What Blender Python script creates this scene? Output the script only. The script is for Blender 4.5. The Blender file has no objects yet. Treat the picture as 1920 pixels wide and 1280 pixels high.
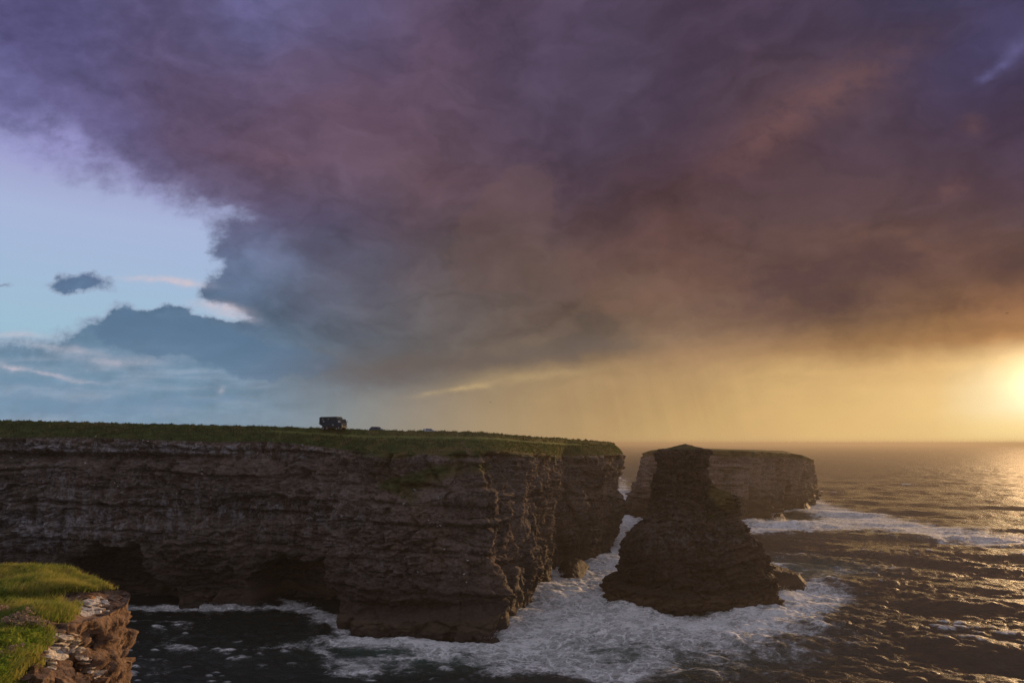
import bpy, math, random, time
import numpy as np
from mathutils import Vector, Matrix
T0 = time.time()
C = bpy.context.scene.collection
R = math.radians

# ------------------------------------------------------------------ camera, sky, sun, exposure
EYE = 42.0                                   # metres above the sea
PITCH = R(8.465)
cam_d = bpy.data.cameras.new('camera'); cam = bpy.data.objects.new('camera', cam_d); C.objects.link(cam)
cam_d.sensor_width = 36; cam_d.lens = 24; cam_d.clip_start = 0.1; cam_d.clip_end = 90000
cam.location = (0, 0, EYE); cam.rotation_euler = (R(90) + PITCH, 0, 0)
bpy.context.scene.camera = cam
sc = bpy.context.scene
sc.view_settings.view_transform = 'Standard'; sc.view_settings.look = 'None'
sc.view_settings.exposure = 0.0; sc.view_settings.gamma = 1.0; sc.view_settings.use_curve_mapping = False
sc.render.engine = 'CYCLES'
sc.cycles.use_denoising = True
sc.cycles.max_bounces = 6; sc.cycles.diffuse_bounces = 2; sc.cycles.glossy_bounces = 3
sc.cycles.transmission_bounces = 2; sc.cycles.volume_bounces = 0; sc.cycles.transparent_max_bounces = 6
sc.cycles.sample_clamp_indirect = 2.0; sc.cycles.sample_clamp_direct = 2.2; sc.cycles.denoising_prefilter = 'NONE'
sc.cycles.caustics_reflective = False; sc.cycles.caustics_refractive = False

CP, SP = math.cos(PITCH), math.sin(PITCH)
def ray(px, py):
    """direction of the line of sight through a point of the photograph (1920 x 1280)"""
    px = np.asarray(px, float); py = np.asarray(py, float)
    a = (px - 960) / 1280; u = (640 - py) / 1280
    return a, CP - u * SP, SP + u * CP
def at_z(px, py, z=0.0):
    x, y, w = ray(px, py); t = (z - EYE) / w
    return x * t, y * t, np.zeros_like(x * t) + z
def at_d(px, py, d):
    x, y, w = ray(px, py); t = d / y
    return x * t, y * t, EYE + w * t
def to_px(x, y, z):
    z = z - EYE
    f = y * CP + z * SP; u = -y * SP + z * CP
    f = np.maximum(f, 1e-3)
    return 960 + 1280 * x / f, 640 - 1280 * u / f

SUN_AZ, SUN_EL = R(38.8), R(6.0)
SUN = (math.sin(SUN_AZ) * math.cos(SUN_EL), math.cos(SUN_AZ) * math.cos(SUN_EL), math.sin(SUN_EL))

def lin(c, a=True):
    o = []
    for v in c[:3]:
        v = v / 255.0
        o.append(v / 12.92 if v <= 0.04045 else ((v + 0.055) / 1.055) ** 2.4)
    return tuple(o) + ((1.0,) if a else ())

class G:
    """small helper round a node tree"""
    def __init__(s, nt): s.nt = nt; s.n = nt.nodes; s.l = nt.links
    def node(s, t, **k):
        n = s.n.new(t)
        for a, b in k.items(): setattr(n, a, b)
        return n
    def put(s, sock, v):
        if isinstance(v, bpy.types.NodeSocket): s.l.new(v, sock)
        elif v is not None:
            if hasattr(sock, 'default_value'):
                try: sock.default_value = v
                except Exception:
                    sock.default_value = tuple(v)[:3] if len(tuple(v)) > 3 else tuple(v) + (1.0,)
    def m(s, op, a, b=None, c=None, clamp=False):
        n = s.n.new('ShaderNodeMath'); n.operation = op; n.use_clamp = clamp
        for i, v in enumerate((a, b, c)):
            if v is not None: s.put(n.inputs[i], v)
        return n.outputs[0]
    def v(s, op, a, b=None, c=None, out=0):
        n = s.n.new('ShaderNodeVectorMath'); n.operation = op
        for i, w in enumerate((a, b, c)):
            if w is not None:
                if op == 'SCALE' and i == 1: s.put(n.inputs['Scale'], w)
                else: s.put(n.inputs[i], w)
        return n.outputs['Value'] if op in ('DOT_PRODUCT', 'LENGTH', 'DISTANCE') else n.outputs[0]
    def mix(s, f, a, b, mode='MIX'):
        n = s.n.new('ShaderNodeMix'); n.data_type = 'RGBA'; n.blend_type = mode
        s.put(n.inputs[0], f); s.put(n.inputs[6], a); s.put(n.inputs[7], b)
        return n.outputs[2]
    def sm(s, x, a, b, lo=0.0, hi=1.0, kind='SMOOTHSTEP'):
        n = s.n.new('ShaderNodeMapRange'); n.interpolation_type = kind
        s.put(n.inputs[0], x); s.put(n.inputs[1], a); s.put(n.inputs[2], b); s.put(n.inputs[3], lo); s.put(n.inputs[4], hi)
        return n.outputs[0]
    def xyz(s, x, y, z=0.0):
        n = s.n.new('ShaderNodeCombineXYZ'); s.put(n.inputs[0], x); s.put(n.inputs[1], y); s.put(n.inputs[2], z)
        return n.outputs[0]
    def sep(s, v):
        n = s.n.new('ShaderNodeSeparateXYZ'); s.put(n.inputs[0], v); return n.outputs
    def noise(s, vec, scale=1.0, detail=4, rough=0.55, lac=2.0, dist=0.0, col=False, kind='FBM'):
        n = s.n.new('ShaderNodeTexNoise'); n.noise_type = kind
        s.put(n.inputs['Vector'], vec); s.put(n.inputs['Scale'], scale); s.put(n.inputs['Detail'], detail)
        s.put(n.inputs['Roughness'], rough); s.put(n.inputs['Lacunarity'], lac); s.put(n.inputs['Distortion'], dist)
        return n.outputs[1 if col else 0]
    def voro(s, vec, scale=1.0, feature='F1', out='Distance', rand=1.0):
        n = s.n.new('ShaderNodeTexVoronoi'); n.feature = feature
        s.put(n.inputs['Vector'], vec); s.put(n.inputs['Scale'], scale); s.put(n.inputs['Randomness'], rand)
        return n.outputs[out]
    def ramp(s, fac, stops, mode='LINEAR'):
        n = s.n.new('ShaderNodeValToRGB'); r = n.color_ramp; r.interpolation = mode
        while len(r.elements) < len(stops): r.elements.new(0.5)
        for e, (p, c) in zip(r.elements, stops): e.position = p
        for e, (p, c) in zip(r.elements, stops): e.position = p; e.color = c if len(c) == 4 else tuple(c) + (1,)
        s.put(n.inputs[0], fac); return n.outputs[0]

# ---- sky: colours of the cloud deck over azimuth and elevation, cloud edges and gaps cut by noise
SX = [0, 160, 320, 480, 640, 800, 960, 1120, 1280, 1440, 1600, 1760, 1920]
SY = [0, 100, 200, 300, 400, 500, 600, 650, 700, 750, 790, 830]
SKY = [
 [(98,92,138),(92,88,130),(92,84,120),(102,100,142),(94,88,125),(92,78,104),(84,68,90),(80,68,90),(76,62,82),(74,60,80),(70,60,82),(62,58,84),(68,62,92)],
 [(98,94,142),(90,86,128),(92,82,116),(96,90,128),(98,86,116),(98,78,100),(84,70,92),(82,70,92),(76,62,80),(74,60,80),(76,62,80),(66,58,82),(76,70,104)],
 [(122,118,170),(94,86,128),(94,82,112),(98,80,104),(104,82,102),(94,76,96),(82,70,92),(80,68,88),(76,62,80),(84,66,76),(86,68,78),(72,58,78),(74,60,80)],
 [(150,150,205),(106,98,138),(102,84,110),(104,82,100),(98,78,94),(108,84,94),(92,72,88),(78,64,82),(78,60,74),(88,66,74),(78,62,76),(82,64,76),(78,62,80)],
 [(132,132,180),(122,118,162),(112,106,142),(98,92,122),(92,80,102),(86,70,80),(92,74,80),(76,58,64),(92,68,68),(90,70,74),(98,74,72),(90,68,72),(84,66,74)],
 [(95,118,152),(95,118,152),(98,118,152),(106,120,150),(94,94,114),(86,76,80),(98,84,80),(96,76,72),(110,82,74),(108,82,74),(100,76,70),(116,86,74),(98,74,66)],
 [(98,128,155),(95,124,152),(96,124,152),(102,122,148),(104,110,126),(100,96,98),(104,90,84),(110,92,80),(124,100,82),(116,90,74),(118,90,72),(134,100,74),(152,108,74)],
 [(112,142,168),(110,140,165),(102,130,158),(100,125,150),(102,112,124),(102,97,97),(108,94,84),(122,100,82),(150,118,90),(158,122,88),(164,124,84),(176,132,86),(206,154,98)],
 [(122,152,176),(120,150,174),(112,142,166),(106,132,154),(108,118,130),(114,108,104),(150,130,102),(176,146,106),(188,152,108),(208,170,114),(218,178,120),(232,190,128),(255,226,165)],
 [(122,152,178),(120,150,176),(116,146,170),(114,140,160),(126,134,138),(146,134,118),(168,144,110),(184,152,108),(202,164,110),(218,180,120),(228,188,126),(238,200,136),(255,244,208)],
 [(132,160,184),(132,158,182),(128,154,176),(124,148,166),(136,142,144),(152,140,122),(172,148,112),(186,154,108),(208,172,114),(220,180,120),(228,188,124),(236,198,132),(255,226,160)],
 [(138,164,186),(138,162,184),(134,160,180),(130,152,168),(140,146,146),(156,144,124),(174,150,114),(190,158,110),(212,176,118),(222,184,124),(230,192,128),(238,202,136),(252,220,150)],
]
SKYL = np.array([[lin(c, False) for c in r] for r in SKY])
def sky_at(az, el):
    """cloud colour for a direction in degrees, continued beyond the photographed part"""
    azc = max(-41.0, min(41.0, az)); elc = max(0.05, min(60.0, el))
    x = math.sin(R(azc)) * math.cos(R(elc)); y = math.cos(R(azc)) * math.cos(R(elc)); z = math.sin(R(elc))
    px, py = to_px(x * 1e3, y * 1e3, z * 1e3 + EYE)
    px = min(max(float(px), 0), 1919.9); py = min(max(float(py), 0), 829.9)
    i = min(max(np.searchsorted(SX, px, side='right') - 1, 0), len(SX) - 2)
    j = min(max(np.searchsorted(SY, py, side='right') - 1, 0), len(SY) - 2)
    fx = (px - SX[i]) / (SX[i + 1] - SX[i]); fy = (py - SY[j]) / (SY[j + 1] - SY[j])
    return (SKYL[j, i] * (1 - fx) + SKYL[j, i + 1] * fx) * (1 - fy) + (SKYL[j + 1, i] * (1 - fx) + SKYL[j + 1, i + 1] * fx) * fy

world = bpy.data.worlds.new('World'); sc.world = world; world.use_nodes = True
g = G(world.node_tree); g.n.clear()
tc = g.node('ShaderNodeTexCoord').outputs['Generated']
dx, dy, dz = g.sep(tc)
az = g.m('MULTIPLY', g.m('ARCTAN2', dx, dy), 180 / math.pi)
el = g.m('MULTIPLY', g.m('ARCSINE', dz), 180 / math.pi)
# chart of the western sky on a plane tangent at the horizon due north of the viewer
ysafe = g.m('MAXIMUM', dy, 0.05)
cu = g.m('DIVIDE', dx, ysafe); cv = g.m('DIVIDE', dz, ysafe)
ae = g.xyz(az, el, 0.0)
big = g.noise(g.xyz(g.m('MULTIPLY', az, 0.055), g.m('MULTIPLY', el, 0.10), 3.7), 1.0, 5, 0.55, col=True)
fine = g.noise(g.xyz(g.m('MULTIPLY', az, 0.21), g.m('MULTIPLY', el, 0.30), 1.3), 1.0, 6, 0.6, col=True)
wob = g.v('SUBTRACT', big, (0.5, 0.5, 0.5)); wob2 = g.v('SUBTRACT', fine, (0.5, 0.5, 0.5))
amp = g.sm(el, 0.0, 14.0, 0.10, 1.0)
wx, wy, wz = g.sep(wob); fx_, fy_, fz_ = g.sep(wob2)
azw = g.m('ADD', az, g.m('MULTIPLY', g.m('ADD', g.m('MULTIPLY', wx, 10.0), g.m('MULTIPLY', fx_, 4.5)), amp))
elw = g.m('ADD', el, g.m('MULTIPLY', g.m('ADD', g.m('MULTIPLY', wy, 6.0), g.m('MULTIPLY', fy_, 3.2)), amp))
ROWS = [0.1, 1.2, 2.4, 3.8, 5.4, 7.2, 9.2, 11.6, 14.5, 18, 22, 26.5, 31, 36]
NS = 30; AZL = 48.0
fac = g.m('MULTIPLY_ADD', azw, 1 / (2 * AZL), 0.5, clamp=True)
col = None
for k, e in enumerate(ROWS):
    stops = []
    for i in range(NS):
        a = -AZL + 2 * AZL * i / (NS - 1)
        stops.append((i / (NS - 1), tuple(sky_at(a, e))))
    rk = g.ramp(fac, stops)
    if col is None: col = rk
    else: col = g.mix(g.sm(elw, ROWS[k - 1], e, kind='LINEAR'), col, rk)
cloud_col = col

def blob(px, py, rx, ry, rot=0.0, src=None):
    """soft ellipse in the chart; place and size taken off the photograph"""
    x, y, z = ray(px, py); u, w = float(x / y), float(z / y)
    s = 1 / (1280 * float(y)) * 1.0
    c, sn = math.cos(R(rot)), math.sin(R(rot))
    d = g.v('SUBTRACT', src, (u, w, 0))
    a = g.v('DOT_PRODUCT', d, (c / (rx * s), sn / (rx * s), 0))
    b = g.v('DOT_PRODUCT', d, (-sn / (ry * s), c / (ry * s), 0))
    q = g.m('MULTIPLY_ADD', a, a, g.m('MULTIPLY', b, b))
    return g.m('EXPONENT', g.m('MULTIPLY', q, -1.0))
def blobs(lst, src):
    acc = None
    for b in lst:
        w = g.m('MULTIPLY', blob(*b[:5], src=src), b[5])
        acc = w if acc is None else g.m('ADD', acc, w)
    return acc
# edges wander with fine turbulence
nf = g.noise(g.xyz(g.m('MULTIPLY', cu, 9.0), g.m('MULTIPLY', cv, 12.0), 0.0), 1.0, 8, 0.62, col=True)
nfx = g.v('MULTIPLY', g.v('SUBTRACT', nf, (0.5, 0.5, 0.5)), (0.10, 0.08, 0.0))
chart = g.xyz(cu, cv, 0.0)
cw = g.v('ADD', chart, nfx)
nd = g.noise(g.xyz(g.m('MULTIPLY', cu, 26.0), g.m('MULTIPLY', cv, 34.0), 4.0), 1.0, 6, 0.6)
clear = blobs([(0, 400, 240, 110, -10, 1.1), (170, 470, 210, 95, -12, 0.95), (330, 480, 120, 60, -25, 0.7), (60, 590, 260, 62, 0, 1.05),
               (-60, 320, 150, 60, -25, .6), (330, 545, 90, 24, 0, .7), (415, 592, 75, 20, -12, 1.1), (-250, 450, 260, 170, 0, 1.0),
               (300, 420, 110, 46, -22, .75), (380, 440, 60, 60, -30, .4), (420, 395, 50, 14, -10, .3),
               (168, 520, 50, 23, -8, -1.25), (116, 538, 42, 16, 0, -1.1), (310, 632, 140, 40, -6, -1.7), (232, 584, 32, 27, 10, -1.2),
               (335, 590, 64, 19, -14, -1.2), (200, 634, 44, 26, 0, -1.0), (280, 586, 20, 15, 0, -.6), (5, 536, 26, 9, -5, -.9), (446, 532, 66, 36, 14, -1.4), (395, 545, 34, 15, 0, -.5), (520, 640, 110, 50, 0, -1.3),
               (200, 650, 60, 20, 0, -.5), (430, 455, 36, 40, 0, -.6)], cw)
soft = g.sm(el, 13.5, 19.0, 0.0, .35)
nd2 = g.noise(g.xyz(g.m('MULTIPLY', cu, 70.0), g.m('MULTIPLY', cv, 85.0), 4.0), 1.0, 5, 0.6)
cq = g.m('ADD', clear, g.m('ADD', g.m('MULTIPLY', g.m('SUBTRACT', nd, 0.5), 1.05), g.m('MULTIPLY', g.m('SUBTRACT', nd2, 0.5), 0.5)))
cmask = g.m('MULTIPLY', g.sm(cq, g.m('SUBTRACT', 0.10, soft), g.m('ADD', 0.84, soft)), g.sm(clear, .0, .3))
cmask = g.m('MULTIPLY', cmask, g.sm(dy, 0.05, 0.3))
clear_col = g.ramp(g.m('DIVIDE', el, 40.0, clamp=True), [(0.0, lin((138,165,188))), (.08, lin((146,176,200))), (.2, lin((162,196,218))), (.30, lin((168,192,222))), (.40, lin((174,188,224))),
                   (.48, lin((166,170,212))), (.60, lin((140,136,190))), (.8, lin((100,96,146))), (1, lin((90,86,130)))])
# physical clear sky seen through the gaps, a little of it
nish = g.node('ShaderNodeTexSky', sky_type='NISHITA'); nish.sun_disc = False
nish.sun_elevation = SUN_EL; nish.sun_rotation = SUN_AZ; nish.altitude = 40
nsk = g.v('SCALE', nish.outputs[0], 0.05)
clear_col = g.v('SCALE', g.mix(0.10, clear_col, nsk), 1.02)
# low bank on the left: streaks and small bright crests
st = g.noise(g.xyz(g.m('MULTIPLY', cu, 7.0), g.m('MULTIPLY', cv, 46.0), 9.0), 1.0, 5, 0.55, dist=0.4)
bank = g.m('MULTIPLY', g.m('MULTIPLY', g.sm(el, 8.0, 5.6), g.sm(az, -10.0, -27.0)), .62)
col = g.mix(g.m('MULTIPLY', bank, g.sm(st, .38, .70)), cloud_col, lin((150,166,186)))
# modelling inside the storm clouds
n3 = g.noise(g.xyz(g.m('MULTIPLY', azw, 0.09), g.m('MULTIPLY', elw, 0.17), 7.0), 1.0, 7, 0.56)
n4 = g.noise(g.xyz(g.m('MULTIPLY', azw, 0.33), g.m('MULTIPLY', elw, 0.52), 2.0), 1.0, 6, 0.6)
mod = g.m('MULTIPLY_ADD', g.m('SUBTRACT', n3, 0.5), 1.15, g.m('MULTIPLY', g.m('SUBTRACT', n4, 0.5), 0.30))
n5 = g.noise(g.xyz(g.m('MULTIPLY', azw, 0.13), g.m('MULTIPLY', elw, 0.24), 12.0), 1.0, 5, 0.55, dist=.5)
bil = g.m('SUBTRACT', g.m('MULTIPLY', g.m('ABSOLUTE', g.m('SUBTRACT', n5, .5)), 5.0), .45)
mod = g.m('MULTIPLY_ADD', g.m('MINIMUM', bil, .5), .20, mod)
mod = g.m('MULTIPLY', mod, g.sm(el, 0.5, 11.0, 0.12, 1.0))
col = g.v('SCALE', col, g.m('ADD', mod, 1.0))
shade = g.m('MULTIPLY_ADD', g.m('SUBTRACT', nd, .5), .55, 1.0)
near_gap = g.m('MULTIPLY', g.sm(clear, -1.2, .2, 0.0, 1.0), g.sm(az, -14.0, -22.0))
col = g.v('SCALE', col, g.m('ADD', 1.0, g.m('MULTIPLY', near_gap, g.m('SUBTRACT', shade, 1.04))))
col = g.mix(cmask, col, clear_col)
rim_ = g.m('MULTIPLY', g.m('MULTIPLY', cmask, g.m('SUBTRACT', 1.0, cmask)), g.sm(el, 16.0, 10.0))
col = g.mix(g.m('MULTIPLY', rim_, .9), col, lin((186, 192, 212)))
def add_light(lst, colour, src=cw):
    global col
    f = g.m('MINIMUM', blobs(lst, src), 1.0)
    f = g.m('MULTIPLY', g.m('MULTIPLY', f, g.sm(nd, .30, .62, .35, 1.0)), g.sm(dy, 0.05, 0.3))
    col = g.mix(f, col, lin(colour))
LT = g.v('ADD', chart, g.v('SCALE', nfx, 0.45))
add_light([(300, 521, 62, 6, -3, .8), (350, 527, 40, 6, -10, .7), (415, 575, 46, 9, -8, .8), (440, 592, 40, 8, -10, .5),
           (25, 632, 60, 6, 0, .45), (130, 655, 90, 6, -3, .35), (200, 672, 70, 8, -3, .3), (25, 694, 22, 4, -3, .7), (90, 702, 32, 4, -6, .6), (150, 712, 40, 4, -8, .35), (240, 680, 70, 10, 0, .3),
           (415, 728, 7, 7, 0, .4), (595, 690, 12, 5, 0, .2)], (206, 194, 204), LT)
add_light([(110, 255, 60, 34, -40, .45), (60, 290, 120, 50, -10, .35), (250, 340, 90, 14, -32, .3)], (160, 158, 212), cw)
add_light([(455, 5, 26, 40, 20, .5), (1860, 135, 34, 9, 28, .8), (1905, 90, 40, 14, 40, .45)], (112, 108, 158), LT)
add_light([(1560, 175, 210, 44, 30, .46), (1420, 270, 170, 40, 38, .28), (1820, 235, 24, 20, 20, .5), (1785, 355, 38, 18, 20, .5), (1290, 430, 180, 26, 12, .22)], (122, 88, 86), LT)
add_light([(1110, 520, 90, 34, -20, .3), (1640, 460, 180, 40, -5, .35), (1250, 550, 160, 22, 8, .4)], (132, 98, 82), cw)
add_light([(1600, 510, 240, 32, 3, .55), (1420, 590, 140, 30, 0, .4), (1080, 430, 26, 40, -40, .3), (1160, 330, 110, 34, 35, .3), (1890, 500, 50, 24, 0, .4)], (84, 62, 66), cw)
# storm base over the bright strip, and the rain hanging from it
def puff(lst, c, amt, lo_=.40, hi_=.56):
    global col
    f = g.sm(g.m('ADD', blobs(lst, cw), g.m('MULTIPLY', g.m('SUBTRACT', nd, .5), .8)), lo_, hi_)
    col = g.mix(g.m('MULTIPLY', g.m('MULTIPLY', f, amt), g.sm(dy, .05, .3)), col, lin(c))
puff([(970, 400, 70, 120, -25, 1.0), (1060, 520, 90, 44, 20, .9), (900, 480, 80, 90, 0, .6)], (112, 88, 84), .30, .32, .60)
puff([(300, 620, 120, 36, -5, 1.0), (420, 655, 140, 34, -6, 1.0), (235, 590, 30, 22, 0, .7), (560, 690, 120, 26, 0, .6)], (90, 117, 146), .6, .30, .62)
puff([(150, 760, 200, 16, 0, .9), (60, 725, 120, 12, 0, .8), (400, 745, 160, 14, 0, .6)], (112, 142, 170), .5, .30, .7)
puff([(1640, 478, 110, 30, -8, 1.0), (1470, 520, 90, 26, 4, .9), (1560, 560, 150, 26, 0, .8)], (82, 61, 65), .44, .30, .78)
puff([(1125, 600, 50, 22, 0, 1.0), (1060, 640, 70, 20, 10, .8)], (84, 75, 70), .40, .30, .75)
puff([(1900, 500, 60, 40, 0, 1.0), (1790, 560, 90, 24, 0, .7)], (90, 66, 60), .35, .30, .8)
base = blobs([(760, 695, 170, 26, 8, .7), (990, 665, 190, 22, 6, .85), (1130, 640, 110, 26, 0, .5), (640, 690, 120, 40, 0, .35)], cw)
col = g.mix(g.m('MULTIPLY', g.m('MINIMUM', base, 1.0), .75), col, lin((104, 93, 88)))
add_light([(880, 730, 50, 5, 8, .5), (800, 741, 30, 4, 4, .3), (1010, 706, 110, 10, 7, .3)], (212, 182, 130), LT)
rain = g.noise(g.xyz(g.m('MULTIPLY_ADD', cu, 14.0, g.m('MULTIPLY', cv, 3.0)), g.m('MULTIPLY', cv, 0.9), 5.0), 1.0, 4, 0.6)
rmask = g.m('MULTIPLY', blobs([(1230, 740, 200, 90, 0, 1.0), (1000, 760, 120, 60, 0, .5)], chart), g.sm(rain, .36, .66, .35, 1.0))
col = g.mix(g.m('MULTIPLY', rmask, .40), col, lin((150, 122, 88)))
# glow round the low sun, which is behind thin cloud just outside the frame
GLOW = (math.sin(R(38.0)) * math.cos(R(4.3)), math.cos(R(38.0)) * math.cos(R(4.3)), math.sin(R(4.3)))
sd = g.v('DOT_PRODUCT', tc, GLOW)
ang = g.m('MULTIPLY', g.m('ARCCOSINE', g.m('MINIMUM', sd, 1.0)), 180 / math.pi)
slit = g.sm(el, 7.6, 5.6)
gl1 = g.m('EXPONENT', g.m('MULTIPLY', g.m('POWER', g.m('DIVIDE', ang, 2.0), 2.0), -1.0))
gl2 = g.m('EXPONENT', g.m('MULTIPLY', g.m('DIVIDE', ang, 4.2), -1.0))
glow = g.v('ADD', g.v('SCALE', g.xyz(1.0, .82, .50), g.m('MULTIPLY', gl1, .6)), g.v('SCALE', g.xyz(1.0, .70, .34), g.m('MULTIPLY', gl2, 0.15)))
col = g.v('ADD', col, g.v('SCALE', glow, slit))
# the rest of the sky: unseen broken deck, brightened to light cliff and foam
bmix = g.sm(g.m('ABSOLUTE', az), 50.0, 95.0)
nb = g.noise(tc, 2.2, 6, 0.58)
back = g.mix(g.sm(nb, .40, .64), lin((122, 116, 126)), lin((172, 172, 186)))
up = g.sm(el, 34.0, 55.0)
col = g.mix(g.m('MAXIMUM', bmix, g.m('MULTIPLY', up, 0.9)), col, back)
bg = g.node('ShaderNodeBackground'); g.put(bg.inputs[0], col); bg.inputs[1].default_value = 1.0
wo = g.node('ShaderNodeOutputWorld'); g.l.new(bg.outputs[0], wo.inputs[0])
world.cycles.sampling_method = 'MANUAL'; world.cycles.sample_map_resolution = 1024

sun_d = bpy.data.lights.new('sun', 'SUN'); sun = bpy.data.objects.new('sun', sun_d); C.objects.link(sun)
sun_d.energy = 4.0; sun_d.angle = R(3.0); sun_d.color = (1.0, 0.62, 0.30)
sun.rotation_euler = Vector(SUN).to_track_quat('Z', 'Y').to_euler()

# ------------------------------------------------------------------ numeric helpers
rng = np.random.default_rng(7)
_P = rng.permutation(256).astype(np.int32); _P = np.concatenate([_P, _P, _P])
_GR = rng.normal(size=(256, 3)).astype(np.float32); _GR /= np.linalg.norm(_GR, axis=1)[:, None]
def perlin(x, y, z):
    x = np.asarray(x, np.float32); y = np.broadcast_to(np.asarray(y, np.float32), x.shape); z = np.broadcast_to(np.asarray(z, np.float32), x.shape)
    xi = np.floor(x); yi = np.floor(y); zi = np.floor(z)
    xf, yf, zf = x - xi, y - yi, z - zi
    xi = xi.astype(np.int32) & 255; yi = yi.astype(np.int32) & 255; zi = zi.astype(np.int32) & 255
    u = xf * xf * xf * (xf * (xf * 6 - 15) + 10); v = yf * yf * yf * (yf * (yf * 6 - 15) + 10); w = zf * zf * zf * (zf * (zf * 6 - 15) + 10)
    def gd(a, b, c):
        h = _P[_P[_P[(xi + a) & 255] + ((yi + b) & 255)] + ((zi + c) & 255)]
        q = _GR[h]
        return q[..., 0] * (xf - a) + q[..., 1] * (yf - b) + q[..., 2] * (zf - c)
    x00 = gd(0,0,0) * (1-u) + gd(1,0,0) * u; x10 = gd(0,1,0) * (1-u) + gd(1,1,0) * u
    x01 = gd(0,0,1) * (1-u) + gd(1,0,1) * u; x11 = gd(0,1,1) * (1-u) + gd(1,1,1) * u
    return ((x00 * (1-v) + x10 * v) * (1-w) + (x01 * (1-v) + x11 * v) * w) * 1.5
def fbm(x, y, z=0.0, o=4, g_=0.5, lac=2.03):
    x = np.asarray(x, np.float32); y = np.asarray(y, np.float32) + 0 * x; z = np.asarray(z, np.float32) + 0 * x
    s = 0; a = 1.0; t = 0
    for i in range(o):
        s = s + a * perlin(x + 17.3 * i, y + 5.1 * i, z - 9.7 * i); t += a
        x = x * lac; y = y * lac; z = z * lac; a *= g_
    return s / t
def h2(a, b, k=0.0):
    """hash of two whole-number arrays, 0..1"""
    s = np.sin(np.asarray(a, np.float64) * 127.1 + np.asarray(b, np.float64) * 311.7 + k * 74.7) * 43758.5453
    return s - np.floor(s)
def sstep(x, a, b):
    t = np.clip((x - a) / (b - a), 0, 1); return t * t * (3 - 2 * t)
def gsm(a, k):
    if k <= 0: return a
    r_ = int(3 * k) + 1; w = np.exp(-0.5 * (np.arange(-r_, r_ + 1) / k) ** 2); w /= w.sum()
    p = np.concatenate([np.repeat(a[:1], r_, 0), a, np.repeat(a[-1:], r_, 0)])
    return np.convolve(p, w, 'valid')
def gsm_closed(a, k):
    r_ = int(3 * k) + 1; w = np.exp(-0.5 * (np.arange(-r_, r_ + 1) / k) ** 2); w /= w.sum()
    p = np.concatenate([a[-r_:], a, a[:r_]]); return np.convolve(p, w, 'valid')

def grid_mesh(name, X, Y, Z, mats, closed=False, attrs=None, smooth=True, parent=None, flip=False):
    """rows x columns of points -> one quad mesh"""
    nr, nc = X.shape
    co = np.stack([X, Y, Z], -1).reshape(-1, 3).astype(np.float32)
    j = np.arange(nr - 1)[:, None]; i = np.arange(nc if closed else nc - 1)[None, :]; i2 = (i + 1) % nc
    q = np.stack([j * nc + i, j * nc + i2, (j + 1) * nc + i2, (j + 1) * nc + i], -1).reshape(-1, 4)
    if flip: q = q[:, ::-1]
    me = bpy.data.meshes.new(name)
    me.vertices.add(len(co)); me.vertices.foreach_set('co', co.ravel())
    me.loops.add(q.size); me.loops.foreach_set('vertex_index', q.astype(np.int32).ravel())
    me.polygons.add(len(q)); me.polygons.foreach_set('loop_start', np.arange(0, q.size, 4, dtype=np.int32))
    if smooth: me.polygons.foreach_set('use_smooth', np.ones(len(q), bool))
    for k, v in (attrs or {}).items():
        a = me.attributes.new(k, 'FLOAT', 'POINT'); a.data.foreach_set('value', np.asarray(v, np.float32).ravel())
    for m_ in mats: me.materials.append(m_)
    me.update(calc_edges=True)
    o = bpy.data.objects.new(name, me); C.objects.link(o)
    if parent: o.parent = parent
    return o
def raw_mesh(name, co, faces, mat, smooth=False, attrs=None, parent=None, link=True):
    """faces: int array n x 3 or n x 4"""
    me = bpy.data.meshes.new(name); co = np.asarray(co, np.float32); f = np.asarray(faces, np.int32)
    me.vertices.add(len(co)); me.vertices.foreach_set('co', co.ravel())
    me.loops.add(f.size); me.loops.foreach_set('vertex_index', f.ravel())
    me.polygons.add(len(f)); me.polygons.foreach_set('loop_start', np.arange(0, f.size, f.shape[1], dtype=np.int32))
    if smooth: me.polygons.foreach_set('use_smooth', np.ones(len(f), bool))
    for k, v in (attrs or {}).items():
        a = me.attributes.new(k, 'FLOAT', 'POINT'); a.data.foreach_set('value', np.asarray(v, np.float32).ravel())
    if mat: me.materials.append(mat)
    me.update(calc_edges=True)
    o = bpy.data.objects.new(name, me)
    if link: C.objects.link(o)
    if parent: o.parent = parent
    return o
def tag(o, label=None, cat=None, group=None, kind=None):
    if label: o['label'] = label
    if cat: o['category'] = cat
    if group: o['group'] = group
    if kind: o['kind'] = kind
    return o

# ------------------------------------------------------------------ materials
def mat(name):
    m_ = bpy.data.materials.new(name); m_.use_nodes = True
    g_ = G(m_.node_tree); g_.n.clear()
    return m_, g_
def finish(g_, col, rough=0.9, bump=None, bstr=0.5, bdist=0.1, spec=0.3, extra=None):
    b = g_.node('ShaderNodeBsdfPrincipled')
    g_.put(b.inputs['Base Color'], col); g_.put(b.inputs['Roughness'], rough); b.inputs['Specular IOR Level'].default_value = spec
    if bump is not None:
        n = g_.node('ShaderNodeBump'); g_.put(n.inputs['Height'], bump); n.inputs['Strength'].default_value = bstr; n.inputs['Distance'].default_value = bdist
        g_.l.new(n.outputs[0], b.inputs['Normal'])
    for k, v in (extra or {}).items(): g_.put(b.inputs[k], v)
    o = g_.node('ShaderNodeOutputMaterial'); g_.l.new(b.outputs[0], o.inputs[0])
    return b
def attr(g_, name):
    n = g_.node('ShaderNodeAttribute'); n.attribute_name = name; return n.outputs['Fac']
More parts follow.
